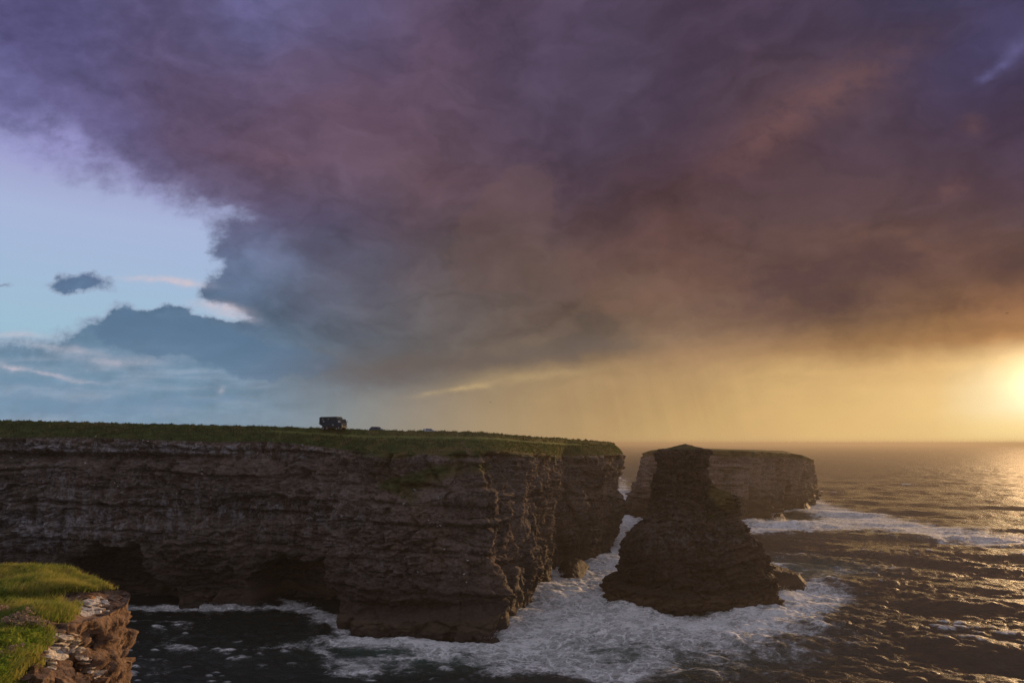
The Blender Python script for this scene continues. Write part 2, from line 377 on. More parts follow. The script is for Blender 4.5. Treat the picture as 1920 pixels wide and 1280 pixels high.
def plain(name, c, rough=0.6, metal=0.0, spec=0.4, var=0.15, scale=3.0):
    m_, g_ = mat(name)
    p = g_.node('ShaderNodeTexCoord').outputs['Object']
    n = g_.noise(p, scale, 4)
    col = g_.mix(g_.sm(n, .3, .7), tuple(x * (1 - var) for x in c), tuple(min(1, x * (1 + var)) for x in c))
    b = finish(g_, col, rough, spec=spec); b.inputs['Metallic'].default_value = metal
    return m_

def cliff_mat(name, k=1.0, warm=0.0):
    """bedded siltstone: pale and dark beds, vertical stains, turf, wet foot"""
    m_, g_ = mat(name)
    p = g_.node('ShaderNodeNewGeometry').outputs['Position']
    x, y, z = g_.sep(p)
    w = g_.noise(p, 0.05, 3)
    zz = g_.m('ADD', z, g_.m('MULTIPLY', w, 9.0))
    beds = g_.noise(g_.xyz(g_.m('MULTIPLY', x, .035), g_.m('MULTIPLY', y, .035), g_.m('MULTIPLY', zz, 1.15)), 1.0, 5, .65)
    blotch = g_.noise(p, 0.12, 5, .6)
    grain = g_.noise(g_.v('MULTIPLY', p, (1, 1, 1.6)), 1.3, 7, .65)
    vert = g_.noise(g_.v('MULTIPLY', p, (1, 1, .13)), 0.55, 5, .62)
    bg_ = g_.m('ADD', g_.m('MULTIPLY', beds, .5), g_.m('MULTIPLY', grain, .5))
    col = g_.mix(g_.sm(bg_, .38, .62), tuple(v * k for v in (.064, .048, .041)), tuple(v * k for v in (.200, .155, .130)))
    col = g_.mix(g_.m('MULTIPLY', g_.sm(blotch, .45, .62), .7), col, tuple(v * k for v in (.18, .120, .085)))
    big_ = g_.noise(g_.v('MULTIPLY', p, (1, 1, 1.7)), .045, 4, .6)
    col = g_.mix(g_.m('MULTIPLY', g_.sm(big_, .46, .60), .65), col, tuple(v * k for v in (.052, .038, .032)))
    thick = g_.noise(g_.xyz(g_.m('MULTIPLY', x, .012), g_.m('MULTIPLY', y, .012), g_.m('MULTIPLY', zz, .34)), 1.0, 2, .5)
    col = g_.mix(g_.m('MULTIPLY', g_.sm(thick, .52, .58), .45), col, tuple(v * k for v in (.24, .19, .155)))
    col = g_.mix(g_.m('MULTIPLY', g_.sm(grain, .42, .72), .5), col, tuple(v * k for v in (.30, .26, .25)))
    col = g_.mix(g_.m('MULTIPLY', g_.sm(grain, .50, .28), .65), col, tuple(v * k for v in (.045, .036, .036)))
    pale = attr(g_, 'pale')
    vert2 = g_.noise(g_.v('MULTIPLY', p, (1, 1, .22)), 1.1, 6, .66)
    pm = g_.m('MULTIPLY', pale, g_.sm(g_.m('ADD', g_.m('MULTIPLY', vert, .5), g_.m('MULTIPLY', vert2, .5)), .47, .58))
    blk_ = g_.sm(g_.noise(g_.v('MULTIPLY', p, (1, 1, .7)), .8, 6, .7), .42, .58)
    pm = g_.m('MULTIPLY', g_.m('MAXIMUM', pm, g_.m('MULTIPLY', g_.sm(pale, .55, .95), blk_)), g_.sm(grain, .36, .5, .35, 1.0))
    col = g_.mix(g_.m('MULTIPLY', pm, .85), col, (.50 * k, .50 * k, .53 * k))
    wet = g_.sm(g_.m('ADD', z, g_.m('MULTIPLY', g_.m('SUBTRACT', blotch, .5), 12.0)), 21.0, 3.0)
    col = g_.mix(g_.m('MULTIPLY', wet, .75), col, (.040, .030, .026))
    alg = g_.m('MULTIPLY', g_.sm(z, 4.2, 2.6), g_.sm(z, .5, 1.6))
    col = g_.mix(g_.m('MULTIPLY', alg, .5), col, (.12, .085, .055))
    # turf and scrub
    gr = attr(g_, 'turf')
    gn = g_.noise(p, 0.9, 6, .7)
    gm = g_.m('MULTIPLY', g_.sm(g_.m('ADD', gr, g_.m('MULTIPLY', g_.m('SUBTRACT', gn, .5), 1.5)), .34, .66), g_.sm(gr, .5, .95, .72, 1.0))
    gc = g_.mix(g_.sm(g_.noise(p, .35, 6, .65), .36, .66), (.032, .054, .018), (.075, .102, .032))
    gc = g_.mix(g_.m('MULTIPLY', g_.sm(g_.m('ADD', g_.noise(p, .16, 4, .6), g_.sm(x, -60, 0, -.08, .08)), .46, .62), .85), gc, (.135, .105, .045))
    col = g_.mix(gm, col, gc)
    tr = attr(g_, 'track')
    col = g_.mix(g_.m('MULTIPLY', tr, .9), col, (.17, .19, .06))
    bare = attr(g_, 'bare')
    col = g_.mix(g_.m('MULTIPLY', bare, .85), col, (.26, .20, .14))
    col = g_.v('MULTIPLY', col, (1.0 + warm, 1.0, 1.0 - warm * .6))
    rough = g_.sm(wet, 0, 1, .95, .68)
    hgt = g_.m('ADD', g_.m('MULTIPLY', grain, .55), g_.m('ADD', g_.m('MULTIPLY', beds, .20), g_.m('MULTIPLY', vert, .55)))
    finish(g_, col, rough, hgt, 1.0, .5, .06)
    return m_
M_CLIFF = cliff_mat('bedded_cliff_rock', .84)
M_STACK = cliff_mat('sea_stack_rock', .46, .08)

# ------------------------------------------------------------------ a rock wall between a foot line and a top line
def facets(x, y, z, size, seed, zs=1.0, tilt=.9):
    """broken rock: every cell of a scatter gets its own set-back and its own slanting plane"""
    x = np.asarray(x, np.float32) / size; y = np.asarray(y, np.float32) / size; z = np.asarray(z, np.float32) / (size * zs)
    xi, yi, zi = np.floor(x).astype(np.int32), np.floor(y).astype(np.int32), np.floor(z).astype(np.int32)
    best = np.full(x.shape, 1e9, np.float32); sec = best.copy(); out = np.zeros(x.shape, np.float32)
    tb = np.random.default_rng(seed).random((256, 7)).astype(np.float32)
    for a in (-1, 0, 1):
        for b in (-1, 0, 1):
            for c in (-1, 0, 1):
                h = _P[_P[_P[(xi + a + seed) & 255] + ((yi + b) & 255)] + ((zi + c) & 255)]
                t = tb[h]
                ux = xi + a + t[..., 0] - x; uy = yi + b + t[..., 1] - y; uz = zi + c + t[..., 2] - z
                d = ux * ux + uy * uy + uz * uz
                val = (t[..., 3] - .5) * 1.2 - tilt * ((t[..., 4] - .5) * ux + (t[..., 5] - .5) * uy + (t[..., 6] - .25) * uz)
                m = d < best
                sec = np.where(m, best, np.minimum(sec, d)); out = np.where(m, val, out); best = np.where(m, d, best)
    edge = np.sqrt(sec) - np.sqrt(best)
    return out, edge
def strata(z, s, seed, thick=1.1):
    """ledge profile of the beds: steps out and in with every bed, blocks broken off along each bed"""
    zi = z / thick + 0.35 * np.sin(z * 0.9 + seed)
    b = np.floor(zi); f = zi - b
    step = h2(b, seed * 1.0, 1.0) - .5
    nxt = h2(b + 1, seed * 1.0, 1.0) - .5
    led = step + (nxt - step) * sstep(f, .80, 1.0)
    lng = 1.2 + 4.2 * h2(b, seed, 2.0)
    si = s / lng + h2(b, seed, 3.0) * 10
    c = np.floor(si); cf = si - c
    blk = h2(b, c, seed + 4.0) - .5
    crack = -np.exp(-(np.minimum(cf, 1 - cf) * lng / .14) ** 2) * .35
    joint = -np.exp(-(np.minimum(f, 1 - f) * thick / .10) ** 2) * .30
    return led, blk, crack + joint

def wall(P, closed, ncol, zrow, seed, carve=None, big=1.0, smooth_k=3.0, inland=None, dip=(0.02, 0.0), sc_=1.0, blockk=1.0):
    """P: stations of (foot x, foot y, top x, top y, top z). Returns X, Y, Z and side data of the face rows"""
    P = np.asarray(P, float)
    if closed: P = np.vstack([P, P[:1]])
    mid = (P[:, :2] + P[:, 2:4]) / 2
    L = np.concatenate([[0], np.cumsum(np.hypot(*np.diff(mid, axis=0).T))])
    s = np.linspace(0, L[-1], ncol, endpoint=not closed)
    ip = [np.interp(s, L, P[:, k]) for k in range(P.shape[1])]
    ds = s[1] - s[0]; kk = smooth_k / ds
    fs = gsm_closed if closed else gsm
    ip = [fs(a, kk) for a in ip]
    fx, fy, tx, ty, tz = ip[:5]
    mx, my = (fx + tx) / 2, (fy + ty) / 2
    if closed:
        gx = np.roll(mx, -1) - np.roll(mx, 1); gy = np.roll(my, -1) - np.roll(my, 1)
        kx, ky = gsm_closed(gx, 4 / ds), gsm_closed(gy, 4 / ds)
    else:
        gx, gy = np.gradient(mx), np.gradient(my); kx, ky = gsm(gx, 4 / ds), gsm(gy, 4 / ds)
    ln = np.hypot(kx, ky) + 1e-9
    nx, ny = ky / ln, -kx / ln                       # to the right of travel = outward (stations run with the sea on the right)
    v = np.linspace(0, 1, zrow)[:, None]
    z0 = -2.5
    Z = z0 + (tz[None, :] - z0) * v
    t = np.clip((Z) / tz[None, :], 0, 1)
    X = fx + (tx - fx) * t; Y = fy + (ty - fy) * t
    S = np.broadcast_to(s[None, :], X.shape)
    NX = np.broadcast_to(nx, X.shape); NY = np.broadcast_to(ny, X.shape)
    env = sstep(1 - v, 0, .03)                        # the top edge stays put
    # large relief
    d = big * 2.6 * fbm(X / 26, Y / 26, Z / 46, 3) + big * 1.6 * fbm(X / 8, Y / 8 + 9, Z / 22, 3)
    rid = 1 - np.abs(fbm(X / 14 + 3, Y / 14, Z / 26, 3)) * 2.6
    d = d + big * .6 * np.clip(rid, -1, 1)
    bw = Z + dip[0] * X + dip[1] * Y + 4.0 * fbm(X / 50, Y / 50, Z / 40 + 4, 2) + .45 * fbm(X / 11, Y / 11, Z / 9 + 4, 3)
    l1, b1, c1 = strata(bw, S + 3 * fbm(X / 20, Y / 20, Z / 20, 2), seed, 2.6 * sc_)
    l2, b2, c2 = strata(bw + .4, S + 1.5 * fbm(X / 9, Y / 9, Z / 9, 2), seed + 3, .95 * sc_)
    l3, b3, c3 = strata(bw * 1.0 + .2, S, seed + 7, .42 * sc_)
    loc = .50 + 1.2 * fbm(X / 12, Y / 12 + 40, Z / 10, 3); brk = np.clip(.75 + 1.6 * fbm(X / 9 + 60, Y / 9, Z / 8, 3), .1, 1.5)
    wx = X + 2.2 * fbm(X / 6, Y / 6, Z / 6, 3); wz = bw + .35 * fbm(X / 5 + 9, Y / 5, Z / 5, 3)
    F4, E4 = facets(wx, Y, Z, 6.0 * sc_, 13 + seed, 3.2, 1.2); F1, E1 = facets(wx, Y, wz, 10.0 * sc_, 3 + seed, 1.3, 1.3); F2, E2 = facets(wx, Y, wz, 4.0 * sc_, 5 + seed, .62, 1.2); F3, E3 = facets(wx, Y, wz, 1.7 * sc_, 8 + seed, .5, 1.1)
    amp2 = np.clip(.8 + 1.8 * fbm(X / 16 + 7, Y / 16, Z / 12, 3), .15, 1.6)
    d = d + sc_ * blockk * (1.7 * F1 + 1.3 * F4 - .35 * np.exp(-(E4 / .05) ** 2) + amp2 * (1.25 * F2 + .55 * F3) - .5 * np.exp(-(E1 / .06) ** 2) - .22 * np.exp(-(E2 / .08) ** 2))
    d = d + sc_ * blockk * brk * (loc * (.55 * l1 + .55 * b1) + .35 * b2 + .12 * l2)
    # a few strong bedding planes, open in some places and tight in others
    for zb, dp in ((6.5, 1.1), (13.2, 1.4), (16.0, .7), (22.5, 1.5), (27.0, .8), (31.5, 1.2), (38.2, 1.0)):
        open_ = np.clip(.35 + 2.2 * fbm(X / 22 + zb, Y / 22, 0 * X + zb, 3), 0, 1)
        dz = bw - zb
        d = d - sc_ * dp * open_ * np.exp(-((dz + .35) / .42) ** 2) + sc_ * .55 * dp * open_ * np.exp(-((dz - .75) / .8) ** 2)
    d = d + sc_ * .45 * fbm(X / 1.5, Y / 1.5, Z / 1.8, 4, .6)
    if carve is not None: d = d + carve(X, Y, Z, S)
    d = d * env
    X = X + NX * d; Y = Y + NY * d
    Z = Z + env * .35 * sc_ * fbm(X / 3, Y / 3, Z / 3, 3) * sstep(v, 0, .05)
    return X, Y, Z, S, nx, ny, d

def foot_z(p):
    return at_z(p[0], p[1], 0.0)[:2]
def station(xw, yw, xt, yt, back):
    fx, fy = foot_z((xw, yw))
    tx, ty, tz = at_d(xt, yt, float(fy) + back)
    return (float(fx), float(fy), float(tx), float(ty), float(tz))

# ---- headland
HS = [  # foot px, foot py, edge px, edge py, edge setback, ridge px, ridge py, ridge distance
 (-900, 1098, -900, 806, 3, -900, 768, 236), (-500, 1108, -500, 812, 3, -500, 776, 224), (-250, 1120, -250, 817, 3, -250, 781, 214),
 (0, 1128, 0, 821, 3, 0, 788, 206), (140, 1130, 140, 819, 4, 140, 791, 204), (260, 1137, 245, 823, 4, 245, 794, 202), (420, 1137, 410, 829, 4, 410, 797, 200), (510, 1139, 500, 826, 4, 500, 799, 199),
 (575, 1142, 575, 834, 6, 575, 801.5, 197), (622, 1160, 640, 842, 9, 640, 804, 194), (655, 1189, 690, 848, 13, 690, 806, 193), (800, 1191, 800, 848, 13, 800, 808, 194),
 (880, 1195, 868, 846, 12, 865, 809, 196), (935, 1189, 926, 845, 14, 924, 812, 201), (961, 1168, 956, 845, 14, 950, 815, 207), (966, 1142, 985, 848, 11, 975, 818, 213), (1000, 1112, 1004, 850, 6, 998, 819.5, 220),
 (1024, 1105, 1022, 851, 5, 1018, 820.5, 228), (1034, 1082, 1040, 853, 4, 1044, 821.5, 240), (1036, 1060, 1056, 854, 5, 1062, 823, 252),
 (1062, 1060, 1082, 854, 4, 1085, 824.5, 260), (1110, 1048, 1116, 853, 3, 1108, 826, 272), (1149, 1036, 1150, 852, 3, 1138, 829, 288),
 (1160, 1015, 1169, 850, 3, 1152, 832, 312), (1140, 985, 1140, 846, 3, 1130, 832, 345), (900, 960, 900, 842, 0, 900, 832, 400)]
HP = [station(*h[:5]) for h in HS]
RP = [tuple(float(q) for q in at_d(h[5], h[6], h[7])) for h in HS]
full = [a + b for a, b in zip(HP, RP)]
def arch(px, py, cx, base, w, h, dep, soft=.3):
    """depth of a sea cave with an arched mouth, measured on the photograph"""
    dxn = (px - cx) / w; top = base - h * np.sqrt(np.clip(1 - dxn * dxn, 0, 1))
    inside = sstep(1 - np.abs(dxn), 0, soft) * sstep(py - top, 0, h * .10)
    return -dep * inside
def head_carve(X, Y, Z, S):
    px, py = to_px(X, Y, Z)
    d = 0 * X
    wn = 46 * fbm(X / 13, Y / 13, Z / 13, 4); wm = 40 * fbm(X / 9 + 9, Y / 9, Z / 9, 4)
    d += arch(px + wn, py + wm, 215, 1155, 125, 135, 12, .4)        # cave left of centre
    d += arch(px + wn, py + wm, 548, 1155, 88, 122, 12, .4)
    d += arch(px, py, 500, 1010, 150, 85, 2.2, .8)                # shallow hollow with a hard upper lip
    left = sstep(px, 560, 330)
    # pale band at the top of the cove stands over a dark undercut, then a bench
    d += left * (-2.6 * np.exp(-((py - (853 + .012 * px)) / 6.0) ** 2) + 1.6 * sstep(py, 858, 880) * sstep(py, 1120, 900))
    d += 1.5 * sstep(px, 300, 620) * np.exp(-((py - 990) / 60) ** 2) * sstep(px, 900, 700)
    # foot ledge below the buttress
    d += 2.2 * sstep(py, 1130, 1165) * sstep(px, 620, 680) * sstep(px, 960, 900)
    d += -2.0 * np.exp(-((py - 1140) / 14) ** 2) * sstep(px, 630, 700) * sstep(px, 940, 900)
    # gullies and ribs on the nose
    pw_ = px + 22 * fbm(X / 7 + 5, Y / 7, Z / 7, 3)
    for cx, w, a, sl in ((873, 8, -2.6, .08), (925, 9, -2.0, .03), (1040, 10, -2.5, 0), (975, 7, 1.8, .05), (1000, 12, 1.5, .1), (900, 9, 1.4, .1)):
        d += .55 * a * np.exp(-((pw_ - cx - sl * (py - 900)) / (w * 1.7)) ** 2) * sstep(py, 842, 870) * (1 - .6 * sstep(py, 1000, 1100))
    d += -2.2 * np.exp(-((px - 940) / 14) ** 2 - ((py - 1020) / 55) ** 2)
    d += 2.0 * np.exp(-((px - 860) / 30) ** 2 - ((py - 925) / 22) ** 2) - 1.6 * np.exp(-((px - 860) / 40) ** 2 - ((py - 955) / 10) ** 2)
    far = sstep(px, 1130, 1150)
    d -= 2.2 * sstep(px, 1110, 1150)
    d += far * (2.6 * np.exp(-((py - 948) / 26) ** 2) - 1.6 * np.exp(-((py - 905) / 16) ** 2))
    return d
NCH = 1500; NF = 250
X, Y, Z, S, nx, ny, dd = wall(full, False, NCH, NF, 11, head_carve, 1.0, 4.2, blockk=1.1)
# ridge line and plateau rows behind the edge
Pm = np.asarray(full); mid = (Pm[:, :2] + Pm[:, 2:4]) / 2
L = np.concatenate([[0], np.cumsum(np.hypot(*np.diff(mid, axis=0).T))])
s1 = np.linspace(0, L[-1], NCH); kk = 4.2 / (s1[1] - s1[0])
ex, ey, ez, rx_, ry_, rz_ = [gsm(np.interp(s1, L, Pm[:, k]), kk) for k in (2, 3, 4, 5, 6, 7)]
rowsX, rowsY, rowsZ = [], [], []
def addrow(fx_, fy_, fz_, nz, nsc, k):
    rowsX.append(fx_); rowsY.append(fy_); rowsZ.append(fz_ + nz * fbm(fx_ / nsc, fy_ / nsc, k * .02, 4))
NT = 50
for k in range(1, NT + 1):
    q = k / NT                                      # edge -> ridge: convex turf slope, a track, then the low bank
    xx = ex + (rx_ - ex) * q; yy = ey + (ry_ - ey) * q
    prof = 1.0 - (1 - q) ** 1.7
    tz_ = .80 * prof / 1.0
    bank = .20 * sstep(np.float64(q), .80, .93)
    zz = ez + (rz_ - ez) * (tz_ + bank) + (-.0 * q)
    addrow(xx, yy, zz, .30 + .45 * sstep(np.float64(q), .85, .97), 2.6, k)
bx, by = ex[-1] * 0 + rx_ * 1.0, ry_
for k in range(1, 17):
    q = (k / 16) ** 1.6
    xx = rx_ * (1 + .25 * q) - 30 * q; yy = ry_ + 150 * q * sstep(320 - ry_, 0, 90) + 4 * q
    addrow(xx, yy, rz_ - .35 - .25 * sstep(np.float64(q), 0, .25), .12, 4.0, k)
X = np.vstack([X, rowsX]); Y = np.vstack([Y, rowsY]); Z = np.vstack([Z, rowsZ])
nr = X.shape[0]
px, py = to_px(X, Y, Z)
ri = np.arange(nr)[:, None] + 0 * X
turf = np.where(ri >= NF, 1.0, 0.0)
# turf hangs a little over the edge; its lower limit wanders
edge_h = Z[NF - 1][None, :] - Z
wander = 1.2 + 2.2 * fbm(X / 9, Y / 9, 0 * X + 2, 4)
right = sstep(px, 640, 720) * sstep(px, 1180, 900)
turf = np.maximum(turf, (sstep(edge_h, wander + 1.2, wander - .6)) * (.35 + .5 * right))
pn = fbm(X / 4, Y / 4, Z / 4, 4)
# green patches on the buttress
def patch(cx, cy, rx, ry, a, rot=0.0):
    c_, s_ = math.cos(R(rot)), math.sin(R(rot)); u = (px - cx) * c_ - (py - cy) * s_; w = (px - cx) * s_ + (py - cy) * c_
    return a * np.exp(-(u / rx) ** 2 - (w / ry) ** 2)
vg = patch(830, 884, 62, 14, .75, 5) + patch(735, 908, 32, 13, .7, 10) + patch(765, 930, 30, 20, .62, -30) + patch(790, 905, 60, 16, .5) + patch(905, 880, 20, 18, .5) + patch(840, 868, 60, 12, .3) + patch(20, 866, 40, 5, .5) + patch(420, 872, 60, 8, .25)
turf = np.maximum(turf, np.clip(vg + .25 * pn, 0, .8) * (vg > .1))
pale = (patch(120, 838, 330, 14, 1.0) + patch(400, 846, 160, 14, .7) + patch(560, 850, 80, 16, .5) + patch(120, 915, 260, 40, .55) + patch(60, 1000, 90, 50, .9) + patch(190, 985, 140, 36, .7) + patch(430, 975, 130, 40, .45) + patch(600, 960, 70, 60, .45)
        + patch(810, 858, 30, 12, .7) + patch(640, 975, 70, 14, .5) + patch(470, 950, 90, 24, .5) + patch(740, 1060, 120, 40, .35) + patch(840, 935, 40, 16, .5) + patch(900, 870, 30, 16, .4) + patch(985, 880, 40, 20, .45))
pale = np.clip(pale * (.8 + .9 * pn), 0, 1)
q2 = (ri - NF) / NT
track = np.where(ri >= NF, np.exp(-((q2 - .66) / .13) ** 2) * (.85 + .8 * fbm(X / 5, Y / 5, 0 * X, 3)) * sstep(px, 420, 560), 0) * sstep(px, 1150, 1050)
gl = 868 + 9 * np.sin((py - 830) / 14) + .10 * (py - 830)
bare = np.exp(-((px - gl) / (2.0 + .05 * np.clip(py - 830, 0, 40))) ** 2) * sstep(py, 822, 832) * sstep(py, 905, 870) * .9
bare += np.exp(-((px - (905 + .55 * (py - 828))) / 3.0) ** 2) * sstep(py, 822, 832) * sstep(py, 850, 838) * .35
bare = np.clip(bare * (.7 + pn), 0, 1)
headland = grid_mesh('headland', X, Y, Z, [M_CLIFF], attrs=dict(turf=np.clip(turf, 0, 1), pale=pale, track=np.clip(track, 0, 1), bare=bare))
tag(headland, 'long dark bedded sea cliff with a green turf top, running in from the left', kind='structure')
HL = dict(track=track, X=X, Y=Y, Z=Z, NF=NF, NT=NT, n=(nx, ny))
print('headland', time.time() - T0)

# ---- stacks

def ring_stack(name, rows, D, depthk, ncol, seed, seg, matl, foot_pts, turf_f, pale_f, big=.5):
    """a stack whose left and right outline is given by rows of (py, left px, right px), standing at distance D"""
    rows = sorted(rows, key=lambda r: -r[0])          # foot first
    zs, cx, hw = [], [], []
    for (yy, l, r) in rows:
        xl, _, z = at_d(l, yy, D); xr, _, _ = at_d(r, yy, D)
        zs.append(float(z)); cx.append(float(xl + xr) / 2); hw.append(float(xr - xl) / 2)
    zs = np.array(zs); cx = np.array(cx); hw = np.array(hw)
    zz = np.concatenate([np.linspace(-2.5, zs[-1] - .8, seg)])
    cxi = np.interp(zz, zs, cx); hwi = np.interp(zz, zs, hw)
    th = np.linspace(0, 2 * np.pi, ncol, endpoint=False)[None, :]
    TH = th + 0 * zz[:, None]
    e = 2.6
    ca, sa = np.cos(TH), np.sin(TH)
    rr = (np.abs(ca) ** e + np.abs(sa) ** e) ** (-1 / e)
    ux, uy = rr * ca, rr * sa
    lean = foot_pts[1] * (1 - np.clip(zz / zs[-1], 0, 1))[:, None] ** 1.3
    hwd = hwi[:, None]
    Xs = cxi[:, None] + hwd * ux; Ys = D + (foot_pts[0] + hwd * depthk) * uy - lean * 0 + 0 * ux
    Ys = Ys - np.where(uy < 0, lean * (-uy), 0)
    Zs = zz[:, None] + 0 * TH
    S = TH * 15.0
    env = sstep(zs[-1] - Zs, 0.2, 1.6)
    d = big * (1.6 * fbm(Xs / 12, Ys / 12, Zs / 20 + 7, 3) + 1.3 * fbm(Xs / 4.5, Ys / 4.5, Zs / 12, 3))
    bw = Zs + .16 * (Xs - cx.mean()) * sstep(Zs, 30, 12) * -1 + 4.0 * fbm(Xs / 26, Ys / 26, Zs / 22 + 2, 2) + .4 * fbm(Xs / 7, Ys / 7, Zs / 6 + 2, 3)
    l1, b1, c1 = strata(bw, S + 2 * fbm(Xs / 9, Ys / 9, Zs / 9, 2), seed, 1.9)
    l2, b2, c2 = strata(bw + .4, S, seed + 3, .8)
    l3, b3, c3 = strata(bw, S, seed + 9, .38)
    loc = .6 + .8 * fbm(Xs / 8, Ys / 8 + 40, Zs / 8, 2)
    brk = np.clip(.9 + 1.5 * fbm(Xs / 6 + 60, Ys / 6, Zs / 6, 3), .2, 1.7)
    wx = Xs + 1.2 * fbm(Xs / 4, Ys / 4, Zs / 4, 3)
    F1, E1 = facets(wx, Ys, bw, 8.0, 3 + seed, .8, 1.5); F2, E2 = facets(wx, Ys, bw, 3.2, 5 + seed, .6, 1.3); F3, E3 = facets(wx, Ys, bw, 1.4, 8 + seed, .5, 1.1)
    F4, E4 = facets(wx, Ys, Zs, 4.0, 13 + seed, 3.0, 1.2)
    d = d + .55 * F1 + .6 * F4 - .25 * np.exp(-(E4 / .05) ** 2) + .75 * F2 + .55 * F3 - .35 * np.exp(-(E1 / .06) ** 2)
    d = d + brk * (loc * (.5 * l1 + .6 * b1) + .40 * b2 + .2 * l2)
    for zb, dp in ((5.0, 1.2), (9.5, .8), (14.5, 1.0), (19.0, .8), (25.5, .9), (31.0, .7), (36.0, .8)):
        open_ = np.clip(.4 + 2.2 * fbm(Xs / 12 + zb, Ys / 12, 0 * Xs + zb, 3), 0, 1); dz = bw - zb
        d = d - .8 * dp * open_ * np.exp(-((dz + .3) / .36) ** 2) + .3 * dp * open_ * np.exp(-((dz - .6) / .7) ** 2)
    d = d + .4 * fbm(Xs / 1.1, Ys / 1.1, Zs / 1.3, 4, .6)
    d = d - .9 * gsm(d.mean(axis=1), 8)[:, None] - .7
    d = d * env
    nlen = np.hypot(ca, sa)
    Xs = Xs + ca * d; Ys = Ys + sa * d
    # cap
    K = 16; cr = []
    topx, topy = Xs[-1], Ys[-1]; mx_, my_ = topx.mean(), topy.mean()
    for k in range(1, K + 1):
        q = 1 - (k / K) ** .8
        xx = mx_ + (topx - mx_) * q; yy = my_ + (topy - my_) * q
        pk = at_d(foot_pts[2][0], foot_pts[2][1], D)
        zz2 = Zs[-1] + (float(pk[2]) - Zs[-1]) * (1 - np.hypot(xx - float(pk[0]), (yy - D) * .7) / (hw[-1] * 1.6)).clip(0, 1)
        cr.append((xx, yy, zz2 + .35 * fbm(xx / 1.2, yy / 1.2, 0, 3)))
    Xs = np.vstack([Xs] + [c[0][None] for c in cr]); Ys = np.vstack([Ys] + [c[1][None] for c in cr]); Zs = np.vstack([Zs] + [c[2][None] for c in cr])
    px_, py_ = to_px(Xs, Ys, Zs)
    z0 = 0 * Xs
    return grid_mesh(name, Xs, Ys, Zs, [matl], closed=True, attrs=dict(turf=turf_f(px_, py_, Xs, Ys, Zs), pale=pale_f(px_, py_, Xs, Ys, Zs), track=z0, bare=z0))

S1 = [(836, 1262, 1306), (839, 1242, 1324), (845, 1232, 1333), (860, 1231, 1329), (870, 1231, 1327), (890, 1229, 1329), (902, 1226, 1334), (911, 1222, 1342), (925, 1223, 1368), (937, 1221, 1381),
      (960, 1220, 1384), (968, 1217, 1387), (978, 1205, 1391), (990, 1190, 1398), (1000, 1180, 1408), (1012, 1172, 1418), (1030, 1167, 1427), (1042, 1164, 1432), (1055, 1162, 1438), (1072, 1160, 1447),
      (1082, 1158, 1449), (1090, 1136, 1449), (1100, 1130, 1449), (1110, 1127, 1447), (1124, 1122, 1440)]
def t1(px, py, X, Y, Z):
    n = fbm(X / 3, Y / 3, Z / 3, 4)
    a = 1.1 * np.exp(-((px - 1352 - .5 * (py - 930)) / 26) ** 2 - ((py - 935) / 34) ** 2) + .55 * np.exp(-((px - 1390) / 16) ** 2 - ((py - 1010) / 18) ** 2)
    a += .8 * sstep(Z, 38.5, 40.5) * sstep(py, 850, 838) + .55 * np.exp(-((px - 1330) / 20) ** 2 - ((py - 968) / 10) ** 2)
    return np.clip(a + .3 * n - .1, 0, .9)
def pl1(px, py, X, Y, Z):
    n = fbm(X / 2.5, Y / 2.5, Z / 2.5 + 5, 4)
    return np.clip((.35 * np.exp(-((py - 1010) / 50) ** 2) + .5 * np.exp(-((px - 1260) / 40) ** 2 - ((py - 1000) / 24) ** 2)) * (.6 + 1.2 * n), 0, 1)
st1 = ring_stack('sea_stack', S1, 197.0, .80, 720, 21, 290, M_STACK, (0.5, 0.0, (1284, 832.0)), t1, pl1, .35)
tag(st1, 'dark narrow sea stack like a cone with a blocky head, nearest in the surf', 'sea stack')

def foot_block(name, pts, label, seed, h_scale=1.0, cat='rock', ncol=200, nrow=34, col=M_STACK):
    """a low skerry: outline of (foot px, foot py, top px, top py)"""
    P = []
    for (a, b, c, d_) in pts:
        fx, fy = foot_z((a, b)); tx, ty, tz = at_d(c, d_, float(fy))
        P.append((float(fx), float(fy), float(tx), float(ty), float(tz)))
    return P
# far stack: closed outline, flat turf top
S2 = [(1178, 967, 1213, 846, 2), (1205, 972, 1225, 843, 2), (1260, 976, 1262, 843, 2), (1330, 979, 1330, 844, 2), (1394, 979, 1394, 845, 3), (1425, 972, 1426, 846, 3), (1462, 962, 1462, 848, 3),
      (1490, 955, 1488, 850, 4), (1512, 951, 1505, 853, 6), (1531, 940, 1517, 858, 6), (1529, 930, 1518, 860, 4), (1480, 918, 1480, 850, 0), (1300, 918, 1300, 846, -3), (1200, 930, 1226, 846, -3)]
def s2_carve(X, Y, Z, S):
    px, py = to_px(X, Y, Z); d = 0 * X
    for cx, w, a in ((1418, 9, -4.5), (1450, 7, -3.0), (1476, 6, -4.5), (1500, 5, -3.5), (1436, 5, 2.5), (1463, 5, 2.0)):
        d += a * np.exp(-((px - cx) / w) ** 2) * sstep(py, 900, 940)
    d += 2.5 * sstep(px, 1215, 1190) * np.exp(-((py - 930) / 30) ** 2)
    return d
X, Y, Z, S, nx2, ny2, dd = wall([station(*s_) for s_ in S2], True, 800, 140, 31, s2_carve, 1.0, 2.5, sc_=1.3, blockk=.9)
mx_, my_ = X[-1].mean(), Y[-1].mean(); ZT = Z[-1].copy(); tx_, ty_ = X[-1].copy(), Y[-1].copy()
